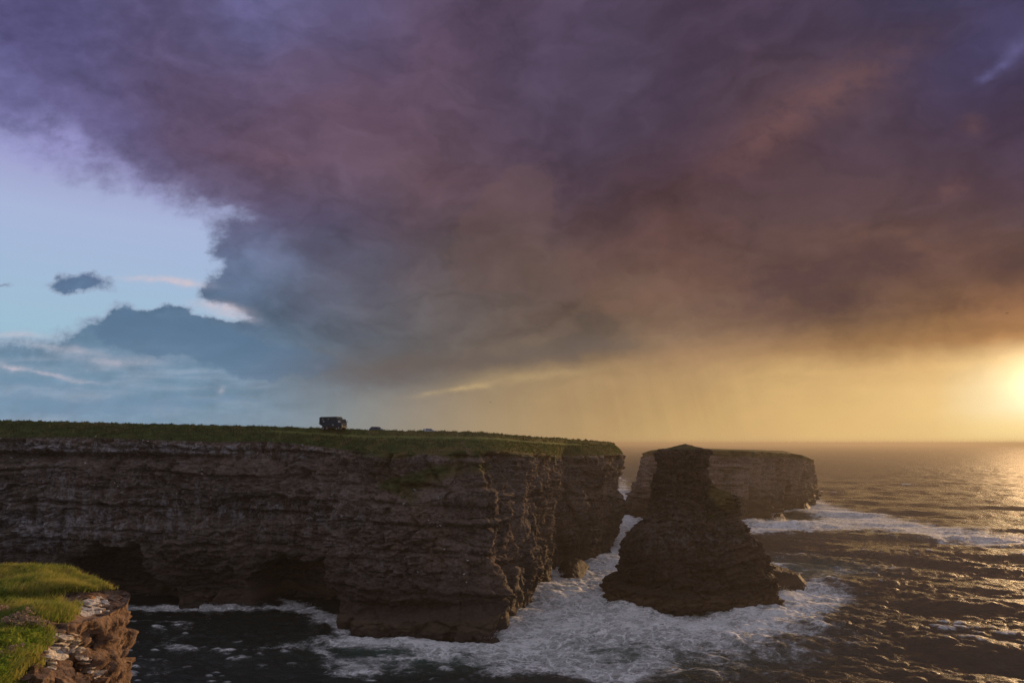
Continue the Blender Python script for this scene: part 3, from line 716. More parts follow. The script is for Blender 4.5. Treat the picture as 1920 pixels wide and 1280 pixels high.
for k in range(1, 22):
    q = 1 - (k / 21) ** .85
    xx = mx_ + (tx_ - mx_) * q; yy = my_ + (ty_ - my_) * q
    px_, _ = to_px(xx, yy, ZT)
    tgt = at_d(np.clip(px_, 1225, 1505), 839.5 + 6.5 * np.clip((px_ - 1230) / 270, 0, 1) ** 1.5, yy)[2]
    zz = ZT + (tgt - ZT) * sstep(1 - q, 0, .35)
    X = np.vstack([X, xx[None]]); Y = np.vstack([Y, yy[None]]); Z = np.vstack([Z, (zz + .3 * fbm(xx / 3, yy / 3, 0, 3))[None]])
px, py = to_px(X, Y, Z); ri = np.arange(X.shape[0])[:, None] + 0 * X
ed = ZT[None] - Z
turf = np.where(ri >= 140, 1.0, np.clip(sstep(ed, 5.5 + 4 * fbm(X / 12, Y / 12, 0 * X, 3), 1.0), 0, .8))
pale = np.clip(.35 * fbm(X / 6, Y / 6, Z / 6, 3) + .3 * np.exp(-((px - 1456) / 8) ** 2 - ((py - 930) / 30) ** 2), 0, 1)
M_FAR = cliff_mat('far_stack_rock', 1.25, .08)  # paler, warmer rock colour stands in for haze over the far stack
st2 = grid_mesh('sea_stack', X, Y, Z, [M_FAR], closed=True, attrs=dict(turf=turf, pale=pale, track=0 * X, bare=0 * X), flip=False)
tag(st2, 'broad flat topped sea stack standing farthest out, behind the narrow stack', 'sea stack')

M_WET = cliff_mat('wet_rock', .4)
# low rocks at the foot of the cliffs
def skerry(outline, hfun, label, seed, matl, n=150, peak=3.0):
    """outline in photograph points on the water; a lumpy bedded rock rising from it"""
    pts = np.array([[float(v) for v in foot_z(p_)] for p_ in outline])
    pc = np.vstack([pts, pts[:1]]); L = np.concatenate([[0], np.cumsum(np.hypot(*np.diff(pc, axis=0).T))])
    s = np.linspace(0, L[-1], n, endpoint=False); k = L[-1] / n
    ox = gsm_closed(np.interp(s, L, pc[:, 0]), .5 / k); oy = gsm_closed(np.interp(s, L, pc[:, 1]), .5 / k)
    cx_, cy_ = ox.mean(), oy.mean()
    rws = []
    K = 46
    for i in range(K + 1):
        q = 1.12 - 1.12 * i / K
        xx = cx_ + (ox - cx_) * q; yy = cy_ + (oy - cy_) * q
        zz = hfun(xx, yy, np.clip(1 - q, -.12, 1)) 
        zz = zz + .5 * np.clip(zz, 0, 1) * fbm(xx / 1.3, yy / 1.3, seed, 4) * 1.6
        zz = np.round(zz / .45) * .45 * .5 + zz * .5 - np.where(q > 1.0, 1.5, 0)
        ang_n = .5 * fbm(xx / 2, yy / 2, seed + 3, 4)
        rws.append((xx + ang_n, yy + ang_n * .6, zz))
    Xs, Ys, Zs = [np.array([r_[k_] for r_ in rws]) for k_ in range(3)]
    o = grid_mesh('skerry', Xs, Ys, Zs, [matl], closed=True, attrs=dict(turf=0 * Xs, pale=0 * Xs, track=0 * Xs, bare=0 * Xs))
    return tag(o, label, 'rock')
def hill(pk, w=.55):
    return lambda x, y, q: pk * np.clip(q / w, -1, 1) ** 1.0 * (1 + 0 * x)
def wedge(px0, px1, z0, z1):
    x0 = float(foot_z((px0, 1095))[0]); x1 = float(foot_z((px1, 1095))[0])
    return lambda x, y, q: (z0 + (z1 - z0) * np.clip((x - x0) / (x1 - x0), 0, 1)) * np.clip(q / .2, -1, 1)
skerry([(1395, 1128), (1438, 1112), (1470, 1108), (1496, 1104), (1514, 1099), (1516, 1094), (1500, 1088), (1470, 1080), (1430, 1078), (1395, 1084)], wedge(1430, 1515, 6.0, 2.4), 'low brown rock shelf running out from the right foot of the narrow stack', 3.0, M_STACK)
skerry([(1046, 1066), (1056, 1082), (1072, 1090), (1086, 1086), (1098, 1072), (1105, 1058), (1090, 1052), (1060, 1054)], hill(2.8, .6), 'small pointed rock below the recess in the headland', 4.0, M_WET, 110)
skerry([(1446, 972), (1455, 977), (1466, 979), (1474, 976), (1472, 970), (1458, 968)], hill(3.0, .6), 'small black rock in the surf before the far stack', 5.0, M_FAR, 80)
skerry([(1498, 953), (1506, 957), (1516, 955), (1520, 950), (1510, 947)], hill(3.0, .6), 'small black rock off the right end of the far stack', 6.0, M_FAR, 80)
print('stacks', time.time() - T0)

# ------------------------------------------------------------------ sea
def ocean(N, Lt, wdir, kp, kmin, kmax, seed, spread=2.0, back=.12):
    r = np.random.default_rng(seed)
    kx = np.fft.fftfreq(N, Lt / N) * 2 * np.pi; KX, KY = np.meshgrid(kx, kx, indexing='ij'); K = np.hypot(KX, KY); K[0, 0] = 1
    c = (KX * wdir[0] + KY * wdir[1]) / K
    P = np.exp(-(kp / K) ** 2) / K ** 4 * (np.where(c > 0, np.abs(c) ** spread, back * np.abs(c) ** spread) + .04)
    P *= (K > kmin) & (K < kmax); P[0, 0] = 0
    H = (r.normal(size=(N, N)) + 1j * r.normal(size=(N, N))) * np.sqrt(P)
    h = np.fft.ifft2(H).real; dx_ = np.fft.ifft2(-1j * KX / K * H).real; dy_ = np.fft.ifft2(-1j * KY / K * H).real
    s_ = h.std(); return h / s_, dx_ / s_, dy_ / s_
def samp(F, Lt, x, y, rot=0.0):
    c, s = math.cos(rot), math.sin(rot); N = F.shape[0]
    u = ((x * c - y * s) / Lt * N) % N; v = ((x * s + y * c) / Lt * N) % N
    i = np.floor(u).astype(int); j = np.floor(v).astype(int); fu = u - i; fv = v - j
    i %= N; j %= N; i1 = (i + 1) % N; j1 = (j + 1) % N
    return (F[i, j] * (1 - fu) + F[i1, j] * fu) * (1 - fv) + (F[i, j1] * (1 - fu) + F[i1, j1] * fu) * fv
WD = (-0.34, -0.94)
NROW = 500
azs = np.concatenate([np.linspace(-44, 44, 1120), np.linspace(44, 316, 92)[1:-1]])
inv = np.linspace(EYE / 96.0, EYE / 3400.0, NROW - 20)
rad = np.concatenate([[4, 40, 70], EYE / inv, np.geomspace(3400, 14000, 18)[1:]])
A, RR = np.meshgrid(np.radians(azs), rad)
X = RR * np.sin(A); Y = RR * np.cos(A)
lo = ocean(512, 460.0, WD, 2 * np.pi / 58, 2 * np.pi / 200, 2 * np.pi / 7, 3, 7.0, .05)
md = ocean(512, 170.0, WD, 2 * np.pi / 5.5, 2 * np.pi / 12, 2 * np.pi / 1.0, 4, 2.0, .2)
f1 = sstep(RR, 2200, 1000); f2 = sstep(RR, 620, 260)
# quieter water inside the cove
px, py = to_px(X, Y, 0 * X)
cove = sstep(px, 900, 600) * .45
wind = np.clip(.85 + 1.5 * fbm(X / 45, Y / 70, 0 * X + 6, 3), .35, 1.5)
a1 = .60 * f1 * (1 - cove); a2 = .19 * wind * f2 * (1 - .5 * cove)
h = a1 * samp(lo[0], 460., X, Y) + a2 * samp(md[0], 170., X, Y)
hx = a1 * samp(lo[1], 460., X, Y) * 1.1 + a2 * samp(md[1], 170., X, Y) * 1.3
hy = a1 * samp(lo[2], 460., X, Y) * 1.1 + a2 * samp(md[2], 170., X, Y) * 1.1
# foam: where the surf breaks (places on the water read off the photograph), and a fringe along every rock
def fb(lst):
    d = 0 * X
    for (cx_, cy_, rx, ry, a, rot) in lst:
        c_, s_ = math.cos(R(rot)), math.sin(R(rot)); u = (px - cx_) * c_ + (py - cy_) * s_; w = -(px - cx_) * s_ + (py - cy_) * c_
        d = d + a * np.exp(-(u / rx) ** 2 - (w / ry) ** 2)
    return d
front = (Y > 60) & (np.abs(A) < 1.2)
FOAM = [(1085, 1115, 62, 44, .95, 0), (1030, 1150, 80, 34, .8, -20), (1120, 1165, 90, 26, .85, 0), (1095, 1055, 36, 26, .7, 0), (1150, 1062, 40, 30, .7, -60), (1172, 1000, 26, 60, .75, 10), (1165, 935, 14, 40, .6, 0), (1180, 960, 22, 26, .6, 0),
        (800, 1207, 190, 11, .95, 0), (690, 1203, 50, 10, .7, 0), (900, 1212, 120, 16, .6, -4), (980, 1195, 60, 20, .8, -25), (1010, 1225, 130, 30, .42, 5), (1060, 1258, 90, 18, .7, 8), (1130, 1262, 60, 10, .5, 0), (770, 1240, 120, 24, .30, 0), (950, 1265, 60, 16, .4, 0),
        (1215, 1150, 60, 13, 1.0, 10), (1300, 1168, 130, 13, .95, 2), (1250, 1190, 130, 20, .5, 0), (1400, 1160, 80, 18, .9, -8), (1470, 1122, 60, 20, 1.0, -15), (1450, 1150, 90, 24, .7, -10), (1510, 1135, 70, 30, .45, -10), (1540, 1112, 60, 14, .45, 0),
        (1470, 985, 90, 10, 1.0, -3), (1430, 992, 50, 8, .8, 0), (1540, 955, 60, 10, .8, 15), (1590, 965, 110, 11, .6, 12), (1700, 985, 150, 12, .5, 10), (1830, 1003, 130, 11, .5, 4), (1930, 1015, 90, 10, .4, 0), (1560, 985, 70, 8, .5, 5),
        (1480, 1040, 80, 8, .25, 0), (1560, 1070, 110, 12, .3, 0), (1450, 1062, 40, 8, .4, 0),
        (300, 1140, 50, 5, .7, 0), (395, 1138, 70, 6, .75, 0), (545, 1128, 34, 8, .7, 12), (600, 1150, 40, 10, .35, 10), (340, 1172, 60, 10, .3, 0), (540, 1207, 50, 7, .55, -10), (600, 1222, 30, 9, .6, 20), (340, 1216, 36, 7, .6, 8), (430, 1221, 40, 6, .5, 0), (300, 1200, 50, 30, .25, 0),
        (655, 1255, 40, 14, .4, 0), (700, 1262, 60, 12, .35, 0), (480, 1250, 160, 14, .18, 0), (280, 1258, 60, 12, .3, 0), (1260, 1225, 260, 46, .26, 0), (1480, 1190, 200, 36, .22, 0), (1180, 1250, 120, 18, .25, 0)]
foam = np.where(front, fb(FOAM), 0)
aer = np.where(front, fb([(1080, 1130, 120, 60, .9, 0), (820, 1235, 180, 26, .7, 0), (1080, 1220, 170, 40, .6, 0), (1180, 980, 40, 90, .5, 0), (1300, 1180, 180, 26, .5, 0), (1480, 1120, 110, 34, .5, 0), (1600, 985, 260, 22, .45, 4), (1500, 1062, 140, 18, .7, 0), (1020, 1195, 90, 26, .9, 0), (700, 1215, 90, 16, .5, 0), (1560, 1075, 80, 12, .4, 0), (1280, 1230, 300, 50, .35, 0)]), 0)
def seg_dist(pts, closed=False):
    d = np.full(X.shape, 1e9); P = np.asarray(pts)
    sel = front & (RR < 900)
    xs, ys = X[sel], Y[sel]; dm = np.full(xs.shape, 1e9)
    n = len(P)
    for i in range(n if closed else n - 1):
        a, b = P[i], P[(i + 1) % n]; ab = b - a; t = np.clip(((xs - a[0]) * ab[0] + (ys - a[1]) * ab[1]) / (ab @ ab + 1e-9), 0, 1)
        dm = np.minimum(dm, np.hypot(xs - a[0] - t * ab[0], ys - a[1] - t * ab[1]))
    d[sel] = dm; return d
rim = np.minimum(seg_dist([p_[:2] for p_ in HP]), seg_dist([foot_z(s_[:2]) for s_ in S2], True))
rn = fbm(X / 5, Y / 5, 0 * X + 3, 4)
foam = foam + 1.1 * np.exp(-rim / 2.6) * np.clip(.65 + 1.2 * rn, 0, 1) * (1 - .35 * sstep(px, 640, 500))
# white caps: on the steep crests
crest = samp(lo[0], 460., X, Y) * .6 + samp(md[0], 170., X, Y) * .45
patchy = fbm(X / 38, Y / 90, 0 * X, 3)
caps = sstep(crest + 1.2 * patchy, 1.75, 2.5) * front
foam = np.clip(foam, 0, 1.02) * (1 - .15 * sstep(px, 640, 560)) + .55 * caps + .55 * sstep(crest, .6, 1.9) * sstep(px, 1000, 700) * (RR < 400) * np.clip(.6 + 2 * patchy, 0, 1) + .15 * sstep(crest, .9, 2.0) * (RR < 500) + .10 * sstep(px, 900, 1100) * front * np.clip(.5 + 2.0 * patchy, 0, 1)
h = h + np.clip(foam, 0, 1) * f2 * (.30 * fbm(X / 1.6, Y / 1.6, 0 * X, 3) + .25 * fbm(X / 5, Y / 5, 0 * X + 8, 2))
# surge heaping against the stack and the far rocks
h = h + np.where(front, fb([(1195, 1143, 50, 9, 1.3, 14), (1465, 1118, 34, 8, 1.2, -15), (1480, 984, 70, 4, 1.0, -3), (800, 1203, 180, 5, .5, 0), (1060, 1092, 40, 10, .8, 0), (1340, 1172, 80, 6, .5, 0)]), 0)
X = X + hx; Y = Y + hy; Zs = h - RR ** 2 / 9.0e7 * 0
M_SEA, s = mat('sea_water')
p = s.node('ShaderNodeNewGeometry').outputs['Position']
fo = attr(s, 'foam'); ae = attr(s, 'aer')
x_, y_, z_ = s.sep(p)
camd = s.node('ShaderNodeVectorMath'); camd.operation = 'LENGTH'; s.l.new(p, camd.inputs[0])
wq = s.noise(p, .35, 3, .5, col=True)
pw = s.v('ADD', p, s.v('SCALE', s.v('SUBTRACT', wq, (.5, .5, .5)), 3.0))
lace = s.noise(s.v('MULTIPLY', pw, (.62, 1.25, 1)), .45, 9, .70, dist=1.6)
ridge = s.m('SUBTRACT', 1.0, s.m('MULTIPLY', s.m('ABSOLUTE', s.m('SUBTRACT', lace, .5)), 7.0), clamp=True)
ve = s.voro(s.v('ADD', p, s.v('SCALE', s.v('SUBTRACT', wq, (.5, .5, .5)), 5.0)), .42, 'DISTANCE_TO_EDGE')
web = s.sm(ve, .22, .02)
blot = s.noise(p, .16, 6, .62)
f_ = s.m('ADD', fo, s.m('MULTIPLY', s.m('SUBTRACT', blot, .5), 1.25))
f_ = s.m('ADD', f_, s.m('MULTIPLY', s.m('SUBTRACT', lace, .5), .9))
core = s.sm(f_, .80, 1.2)
pw2 = s.v('ADD', p, s.v('SCALE', s.v('SUBTRACT', s.noise(p, .22, 5, .6, col=True), (.5, .5, .5)), 9.0))
net1 = s.sm(s.voro(s.v('MULTIPLY', pw2, (.8, 1.2, 1)), .30, 'DISTANCE_TO_EDGE'), .20, .03)
net2 = s.sm(s.voro(s.v('MULTIPLY', pw2, (.8, 1.2, 1)), .85, 'DISTANCE_TO_EDGE'), .22, .02)
mid_ = s.sm(f_, .16, .62)
net = s.m('MAXIMUM', s.m('MULTIPLY', net1, .95), s.m('MULTIPLY', net2, .55))
net = s.m('MULTIPLY', s.m('MAXIMUM', net, s.m('MULTIPLY', ridge, .7)), s.m('ADD', .25, s.m('MULTIPLY', mid_, .75)))
fm = s.m('MAXIMUM', s.m('MULTIPLY', core, .96), s.m('MULTIPLY', mid_, s.m('MAXIMUM', net, .22)))
fm = s.m('MULTIPLY', fm, s.sm(fo, .02, .22))
# water
deep = s.mix(s.m('MULTIPLY', ae, .9), s.mix(s.sm(x_, -5, 50), (.012, .022, .021, 1), (.040, .029, .019, 1)), (.040, .095, .075, 1))  # brown towards the right paints the copper sky reflection into the water
w1 = s.noise(s.v('MULTIPLY', p, (1.0, 1.5, 1)), .9, 5, .6)
w2 = s.noise(s.v('MULTIPLY', p, (.7, 1.3, 1)), .16, 5, .6)
w3 = s.noise(s.v('MULTIPLY', p, (.8, 1.5, 1)), .035, 3, .5)
w0 = s.noise(s.v('MULTIPLY', p, (1.0, 1.4, 1)), 3.2, 4, .6)
hb = s.m('ADD', s.m('ADD', s.m('MULTIPLY', w1, .30), s.m('MULTIPLY', w0, .14)), s.m('MULTIPLY', w2, s.sm(camd.outputs['Value'], 260., 620., .15, 2.6)))
hb = s.m('ADD', hb, s.m('MULTIPLY', w3, s.sm(camd.outputs['Value'], 1000., 2400., 0.0, 7.0)))
hb = s.m('ADD', hb, s.m('MULTIPLY', fm, .12))
bmp = s.node('ShaderNodeBump'); s.put(bmp.inputs['Height'], hb); bmp.inputs['Strength'].default_value = 1.0; bmp.inputs['Distance'].default_value = 1.0
b1 = s.node('ShaderNodeBsdfPrincipled'); s.put(b1.inputs['Base Color'], deep); s.put(b1.inputs['Roughness'], s.sm(camd.outputs['Value'], 250., 1500., .12, .42)); b1.inputs['IOR'].default_value = 1.333
s.l.new(bmp.outputs[0], b1.inputs['Normal'])
b2 = s.node('ShaderNodeBsdfPrincipled'); b2.inputs['Roughness'].default_value = .9; b2.inputs['Specular IOR Level'].default_value = .2
s.put(b2.inputs['Base Color'], s.mix(s.sm(s.noise(s.v('MULTIPLY', pw, (.55, 1.5, 1)), .75, 6, .70, dist=1.4), .40, .58), (.62, .66, .66, 1), (.95, .95, .95, 1)))
s.l.new(bmp.outputs[0], b2.inputs['Normal'])
mx = s.node('ShaderNodeMixShader'); s.put(mx.inputs[0], fm); s.l.new(b1.outputs[0], mx.inputs[1]); s.l.new(b2.outputs[0], mx.inputs[2])
o_ = s.node('ShaderNodeOutputMaterial'); s.l.new(mx.outputs[0], o_.inputs[0])
sea = grid_mesh('sea', X, Y, Zs, [M_SEA], closed=True, attrs=dict(foam=foam, aer=np.clip(aer, 0, 1)), flip=True)
tag(sea, 'rough brown and dark green sea with white surf round the rocks', kind='structure')
print('sea', time.time() - T0)

# ------------------------------------------------------------------ spray thrown up by the surf: thousands of small drops
M_SPRAY, s = mat('sea_spray')
dfs = s.node('ShaderNodeBsdfDiffuse'); dfs.inputs[0].default_value = (.85, .85, .85, 1); trl = s.node('ShaderNodeBsdfTranslucent'); trl.inputs[0].default_value = (.85, .85, .85, 1)
mx = s.node('ShaderNodeMixShader'); mx.inputs[0].default_value = .5; s.l.new(dfs.outputs[0], mx.inputs[1]); s.l.new(trl.outputs[0], mx.inputs[2])
o_ = s.node('ShaderNodeOutputMaterial'); s.l.new(mx.outputs[0], o_.inputs[0])
def tri_cloud(pos, size, r):
    n = len(pos); a = r.normal(size=(n, 3)); b = r.normal(size=(n, 3)); c = -(a + b)
    q = np.stack([pos + a * size[:, None], pos + b * size[:, None], pos + c * size[:, None]], 1).reshape(-1, 3)
    return q, np.arange(3 * n).reshape(-1, 3)
def spray(px_, py_, wide, high, n, size, label, lean=0.0, depth=.5, seed=0):
    """wide and high in metres; the plume stands on the water at that point"""
    r = np.random.default_rng(seed); fx, fy = [float(v) for v in foot_z((px_, py_))]
    k = 7; cx_ = r.uniform(-.5, .5, k) * wide; ch = high * r.uniform(.35, 1.0, k) * np.exp(-(cx_ / (wide * .45)) ** 2)
    w = r.integers(0, k, n); t = np.abs(r.beta(1.1, 1.9, n)) 
    x = cx_[w] * (1 + .4 * t) + r.normal(size=n) * wide * .10 * (1 + 2 * t) + lean * t * high
    y = r.normal(size=n) * wide * depth * .3
    z = ch[w] * t + r.normal(size=n) * .06
    pos = np.stack([fx + x, fy + y, np.maximum(z, 0) + .1], 1)
    q, f = tri_cloud(pos, size * r.uniform(.4, 1.3, n) * (1 - .5 * t), r)
    o = raw_mesh('spray', q, f, M_SPRAY); tag(o, label, kind='stuff')
spray(1463, 979, 7.0, 5.5, 3000, .09, 'white plume of spray beside the black rock before the far stack', -.2, seed=1)
spray(1432, 982, 9.0, 2.6, 2500, .10, 'low spray along the foot of the far stack', .1, seed=2)
spray(1537, 945, 12.0, 3.2, 2600, .10, 'spray at the right end of the far stack', .5, seed=3)
spray(1466, 1116, 5.5, 3.0, 5000, .045, 'burst of spray at the right foot of the narrow stack', -.15, seed=4)
spray(1414, 1140, 3.0, 3.4, 1500, .04, 'thin jets of spray running off the right foot of the narrow stack', .1, seed=5)
spray(1165, 1140, 9.0, 2.0, 5000, .045, 'spray on the wave breaking at the left foot of the narrow stack', .1, seed=6)
spray(1048, 1078, 5.0, 2.2, 2500, .05, 'spray in the recess of the headland by the small pointed rock', .2, seed=7)
spray(395, 1137, 5.0, 2.2, 1500, .04, 'small splash against the foot of the cove wall', 0, seed=8)
spray(545, 1135, 7.0, 1.6, 1500, .04, 'small splash at the mouth of the cove cave', .2, seed=9)
spray(945, 1190, 8.0, 1.3, 2500, .04, 'splashes at the foot of the headland nose', .1, seed=10)
spray(1500, 1101, 6.0, 1.6, 1500, .04, 'drops thrown up along the brown rock shelf', .1, seed=11)

# ------------------------------------------------------------------ near promontory, bottom left
ZP = 37.0
def pz(px_, py_, z=ZP): return tuple(float(v) for v in at_z(px_, py_, z))
edge = [(-6.0, -2.0, 36.6), (-8.6, 7.0, 36.6), (-10.6, 13.0, 36.7), (-11.6, 17.5, 36.8), pz(118, 1186, 36.95), pz(150, 1166, 37.0), pz(196, 1154, 36.95), pz(236, 1134, 36.85), pz(246, 1116, 36.9), pz(240, 1107, 37.0),
        pz(207, 1103, 37.15), pz(170, 1086, 37.2), pz(143, 1079, 37.2), pz(134, 1066, 37.3), pz(95, 1063, 37.3), pz(56, 1064, 37.3), pz(36, 1072, 37.15), pz(0, 1073, 37.15), pz(-60, 1074, 37.1), pz(-200, 1074, 37.0)]
PS = [(e[0], e[1], e[0], e[1], e[2]) for e in edge]
def prom_wall(PS, ncol, nface):
    P = np.asarray(PS); L = np.concatenate([[0], np.cumsum(np.hypot(*np.diff(P[:, :2], axis=0).T))])
    # put most columns where the camera looks
    s = np.linspace(0, L[-1], ncol); ds = s[1] - s[0]
    ex = gsm(np.interp(s, L, P[:, 0]), .16 / ds); ey = gsm(np.interp(s, L, P[:, 1]), .16 / ds); ez = gsm(np.interp(s, L, P[:, 4]), .2 / ds)
    gx, gy = gsm(np.gradient(ex), .6 / ds), gsm(np.gradient(ey), .6 / ds); ln = np.hypot(gx, gy) + 1e-9
    nx, ny = gy / ln, -gx / ln
    v = (np.linspace(0, 1, nface)[:, None]) ** .8
    z0 = 27.0; Z = z0 + (ez - z0) * v; X = ex + 0 * Z; Y = ey + 0 * Z; S = s + 0 * Z
    dep = ez - Z
    d = .02 * dep
    d = d + .5 * fbm(X / 3, Y / 3, Z / 4, 3) * sstep(dep, 0, 1.0)
    bw = Z + .35 * X + .15 * Y + .5 * fbm(X / 5, Y / 5, Z / 5, 3)
    l1, b1, c1 = strata(bw, S + fbm(X, Y, Z, 2), 41, .62); l2, b2, c2 = strata(bw, S, 44, .21)
    F1, E1 = facets(X + .4 * fbm(X, Y, Z, 2), Y, bw, 1.7, 4, .9, 1.6); F2, E2 = facets(X, Y, bw, .62, 9, .8, 1.4); F3, E3 = facets(X, Y, bw, .26, 2, .7, 1.2)
    d = d + sstep(dep, .0, .35) * (.34 * F1 + .20 * F2 + .09 * F3 - .16 * np.exp(-(E1 / .05) ** 2) + .14 * b1 + .10 * fbm(X / .4, Y / .4, Z / .5, 4, .6))
    # a lower bench of broken slabs on the near side
    near = sstep(Y, 20.6, 19.4)
    d = d + near * (1.35 * sstep(dep, 1.1, 1.75) + .25 * sstep(dep, .2, .6))
    d = d - .9 * np.exp(-((Y - 20.0) / .45) ** 2) * sstep(dep, .3, .8) * sstep(dep, 6, 2)
    X = X + nx * d; Y = Y + ny * d
    return X, Y, Z, s, ex, ey, ez, nx, ny
PX, PY, PZ, ss, ex, ey, ez, pnx, pny = prom_wall(PS, 480, 140)
NPF = PX.shape[0]; rx2, ry2, rz2 = [], [], []
NPT = 130
for k in range(1, NPT + 1):
    q = (k / NPT) ** 1.25
    tx2 = -24 + 0 * ex; ty2 = 4 + .55 * (ey - 4)
    xx = ex + (tx2 - ex) * q; yy = ey + (ty2 - ey) * q
    dist = np.hypot(xx - ex, yy - ey)
    ppx, ppy = to_px(xx, yy, ez)
    hum = .16 * fbm(xx / 1.6, yy / 1.6, 3.0, 3) + .22 * fbm(xx / 4.5, yy / 4.5, 5.0, 3) + .035 * fbm(xx / .35, yy / .35, 1.0, 3)
    rock = .10 * fbm(xx / .5, yy / .5, 9.0, 4) - .05
    turfh = .16 * sstep(dist, .3, 1.3)
    knoll = .35 * np.exp(-((ppx - 20) / 60) ** 2 - ((ppy - 1255) / 40) ** 2) + .25 * np.exp(-((ppx - 60) / 60) ** 2 - ((ppy - 1175) / 22) ** 2)
    rx2.append(xx); ry2.append(yy); rz2.append(ez + (hum * sstep(dist, .1, 1.2) + rock * sstep(dist, 1.4, .2)) + turfh + knoll)
PX = np.vstack([PX, rx2]); PY = np.vstack([PY, ry2]); PZ = np.vstack([PZ, rz2])
px, py = to_px(PX, PY, PZ); ri = np.arange(PX.shape[0])[:, None] + 0 * PX
# bare rock shows where the photograph shows it: the corner block and the spill of pale slabs
nz = fbm(PX / .8, PY / .8, PZ / .8, 4)
def inpoly(px, py, poly):
    c = np.zeros(px.shape, bool); n = len(poly)
    for i in range(n):
        x1, y1 = poly[i]; x2, y2 = poly[(i + 1) % n]
        k = ((y1 > py) != (y2 > py)) & (px < (x2 - x1) * (py - y1) / (y2 - y1 + 1e-9) + x1); c ^= k
    return c
rockpoly = [(262, 1096), (212, 1104), (180, 1108), (125, 1112), (110, 1120), (118, 1132), (135, 1138), (148, 1146), (135, 1158), (125, 1166), (80, 1166), (84, 1176), (100, 1184), (98, 1198), (82, 1214), (66, 1232), (84, 1246), (52, 1262), (48, 1300), (300, 1300)]
wx_ = 5 * nz
isr = inpoly(px + wx_, py + 4 * fbm(PX, PY, PZ + 7, 3), rockpoly)
turf = np.where(isr, 0.0, 1.0)
turf = np.where((ri < NPF), np.where(ez[None] - PZ < .12 + .18 * nz, turf, np.where(px < 120, turf * .9, 0.0)), turf)
spots = np.exp(-((px - 142) / 10) ** 2 - ((py - 1136) / 6) ** 2) + .8 * np.exp(-((px - 108) / 9) ** 2 - ((py - 1240) / 6) ** 2)
turf = np.clip(turf + spots * (.5 + nz), 0, 1)
def patch(cx, cy, rx, ry, a, rot=0.0):
    c_, s_ = math.cos(R(rot)), math.sin(R(rot)); u = (px - cx) * c_ - (py - cy) * s_; w = (px - cx) * s_ + (py - cy) * c_
    return a * np.exp(-(u / rx) ** 2 - (w / ry) ** 2)
lich = np.clip(patch(168, 1140, 30, 16, 1.0, 10) + patch(180, 1120, 50, 10, .35) + patch(120, 1212, 42, 24, .9, 30) + patch(165, 1262, 40, 16, .6, -30) + patch(190, 1262, 12, 8, .6), 0, 1)
M_PROM, s = mat('near_cliff_rock')
p = s.node('ShaderNodeNewGeometry').outputs['Position']
n1 = s.noise(p, .8, 6, .6); n2 = s.noise(s.v('MULTIPLY', p, (1, 1, .6)), 4.0, 7, .68); n3 = s.noise(p, 14.0, 5, .65)
c = s.mix(s.sm(n1, .35, .65), (.15, .095, .066, 1), (.30, .205, .145, 1))
c = s.mix(s.sm(n2, .54, .36), c, (.035, .024, .021, 1))
c = s.mix(s.m('MULTIPLY', s.sm(n2, .54, .72), .6), c, (.40, .30, .22, 1))
lm = s.sm(s.m('ADD', s.m('MULTIPLY', attr(s, 'pale'), .7), s.m('MULTIPLY', s.m('SUBTRACT', n2, .5), 1.1)), .34, .46)
c = s.mix(lm, c, s.mix(s.sm(n3, .35, .65), (.46, .42, .38, 1), (.72, .68, .62, 1)))
om = s.m('MULTIPLY', s.sm(s.noise(p, 1.7, 5, .7), .60, .66), s.sm(attr(s, 'pale'), .12, .4))
c = s.mix(s.m('MULTIPLY', om, .8), c, (.50, .22, .05, 1))
tf = s.sm(s.m('ADD', attr(s, 'turf'), s.m('MULTIPLY', s.m('SUBTRACT', n2, .5), .6)), .4, .6)
gc = s.mix(s.sm(s.noise(p, 1.1, 5, .6), .35, .65), (.045, .075, .018, 1), (.115, .125, .035, 1))
c = s.mix(tf, c, gc)
finish(s, c, .92, s.m('ADD', s.m('MULTIPLY', n2, .8), s.m('MULTIPLY', n3, .35)), 1.0, .15, .05)
prom = grid_mesh('near_headland', PX, PY, PZ, [M_PROM], attrs=dict(turf=turf, pale=lich))
tag(prom, 'brown rock promontory with bright green turf at the near left corner', kind='structure')

# loose and bedded slabs with pale lichen: each a stone of its own
M_SLAB, s = mat('lichened_slab')
p = s.node('ShaderNodeNewGeometry').outputs['Position']
n2 = s.noise(p, 5.0, 7, .66); n3 = s.noise(p, 22.0, 4, .6)
c = s.mix(s.sm(n2, .38, .58), (.21, .15, .11, 1), s.mix(s.sm(n3, .3, .7), (.48, .45, .40, 1), (.74, .70, .64, 1)))
c = s.mix(s.m('MULTIPLY', s.sm(s.noise(p, 2.6, 4, .6), .62, .67), .8), c, (.46, .20, .05, 1))
finish(s, c, .9, n2, .8, .05, .1)
M_BROWN, s = mat('brown_boulder')
p = s.node('ShaderNodeNewGeometry').outputs['Position']
n2 = s.noise(p, 4.0, 7, .66)
c = s.mix(s.sm(n2, .32, .66), (.07, .045, .034, 1), (.34, .23, .16, 1))
finish(s, c, .95, n2, 1.0, .2, .05)
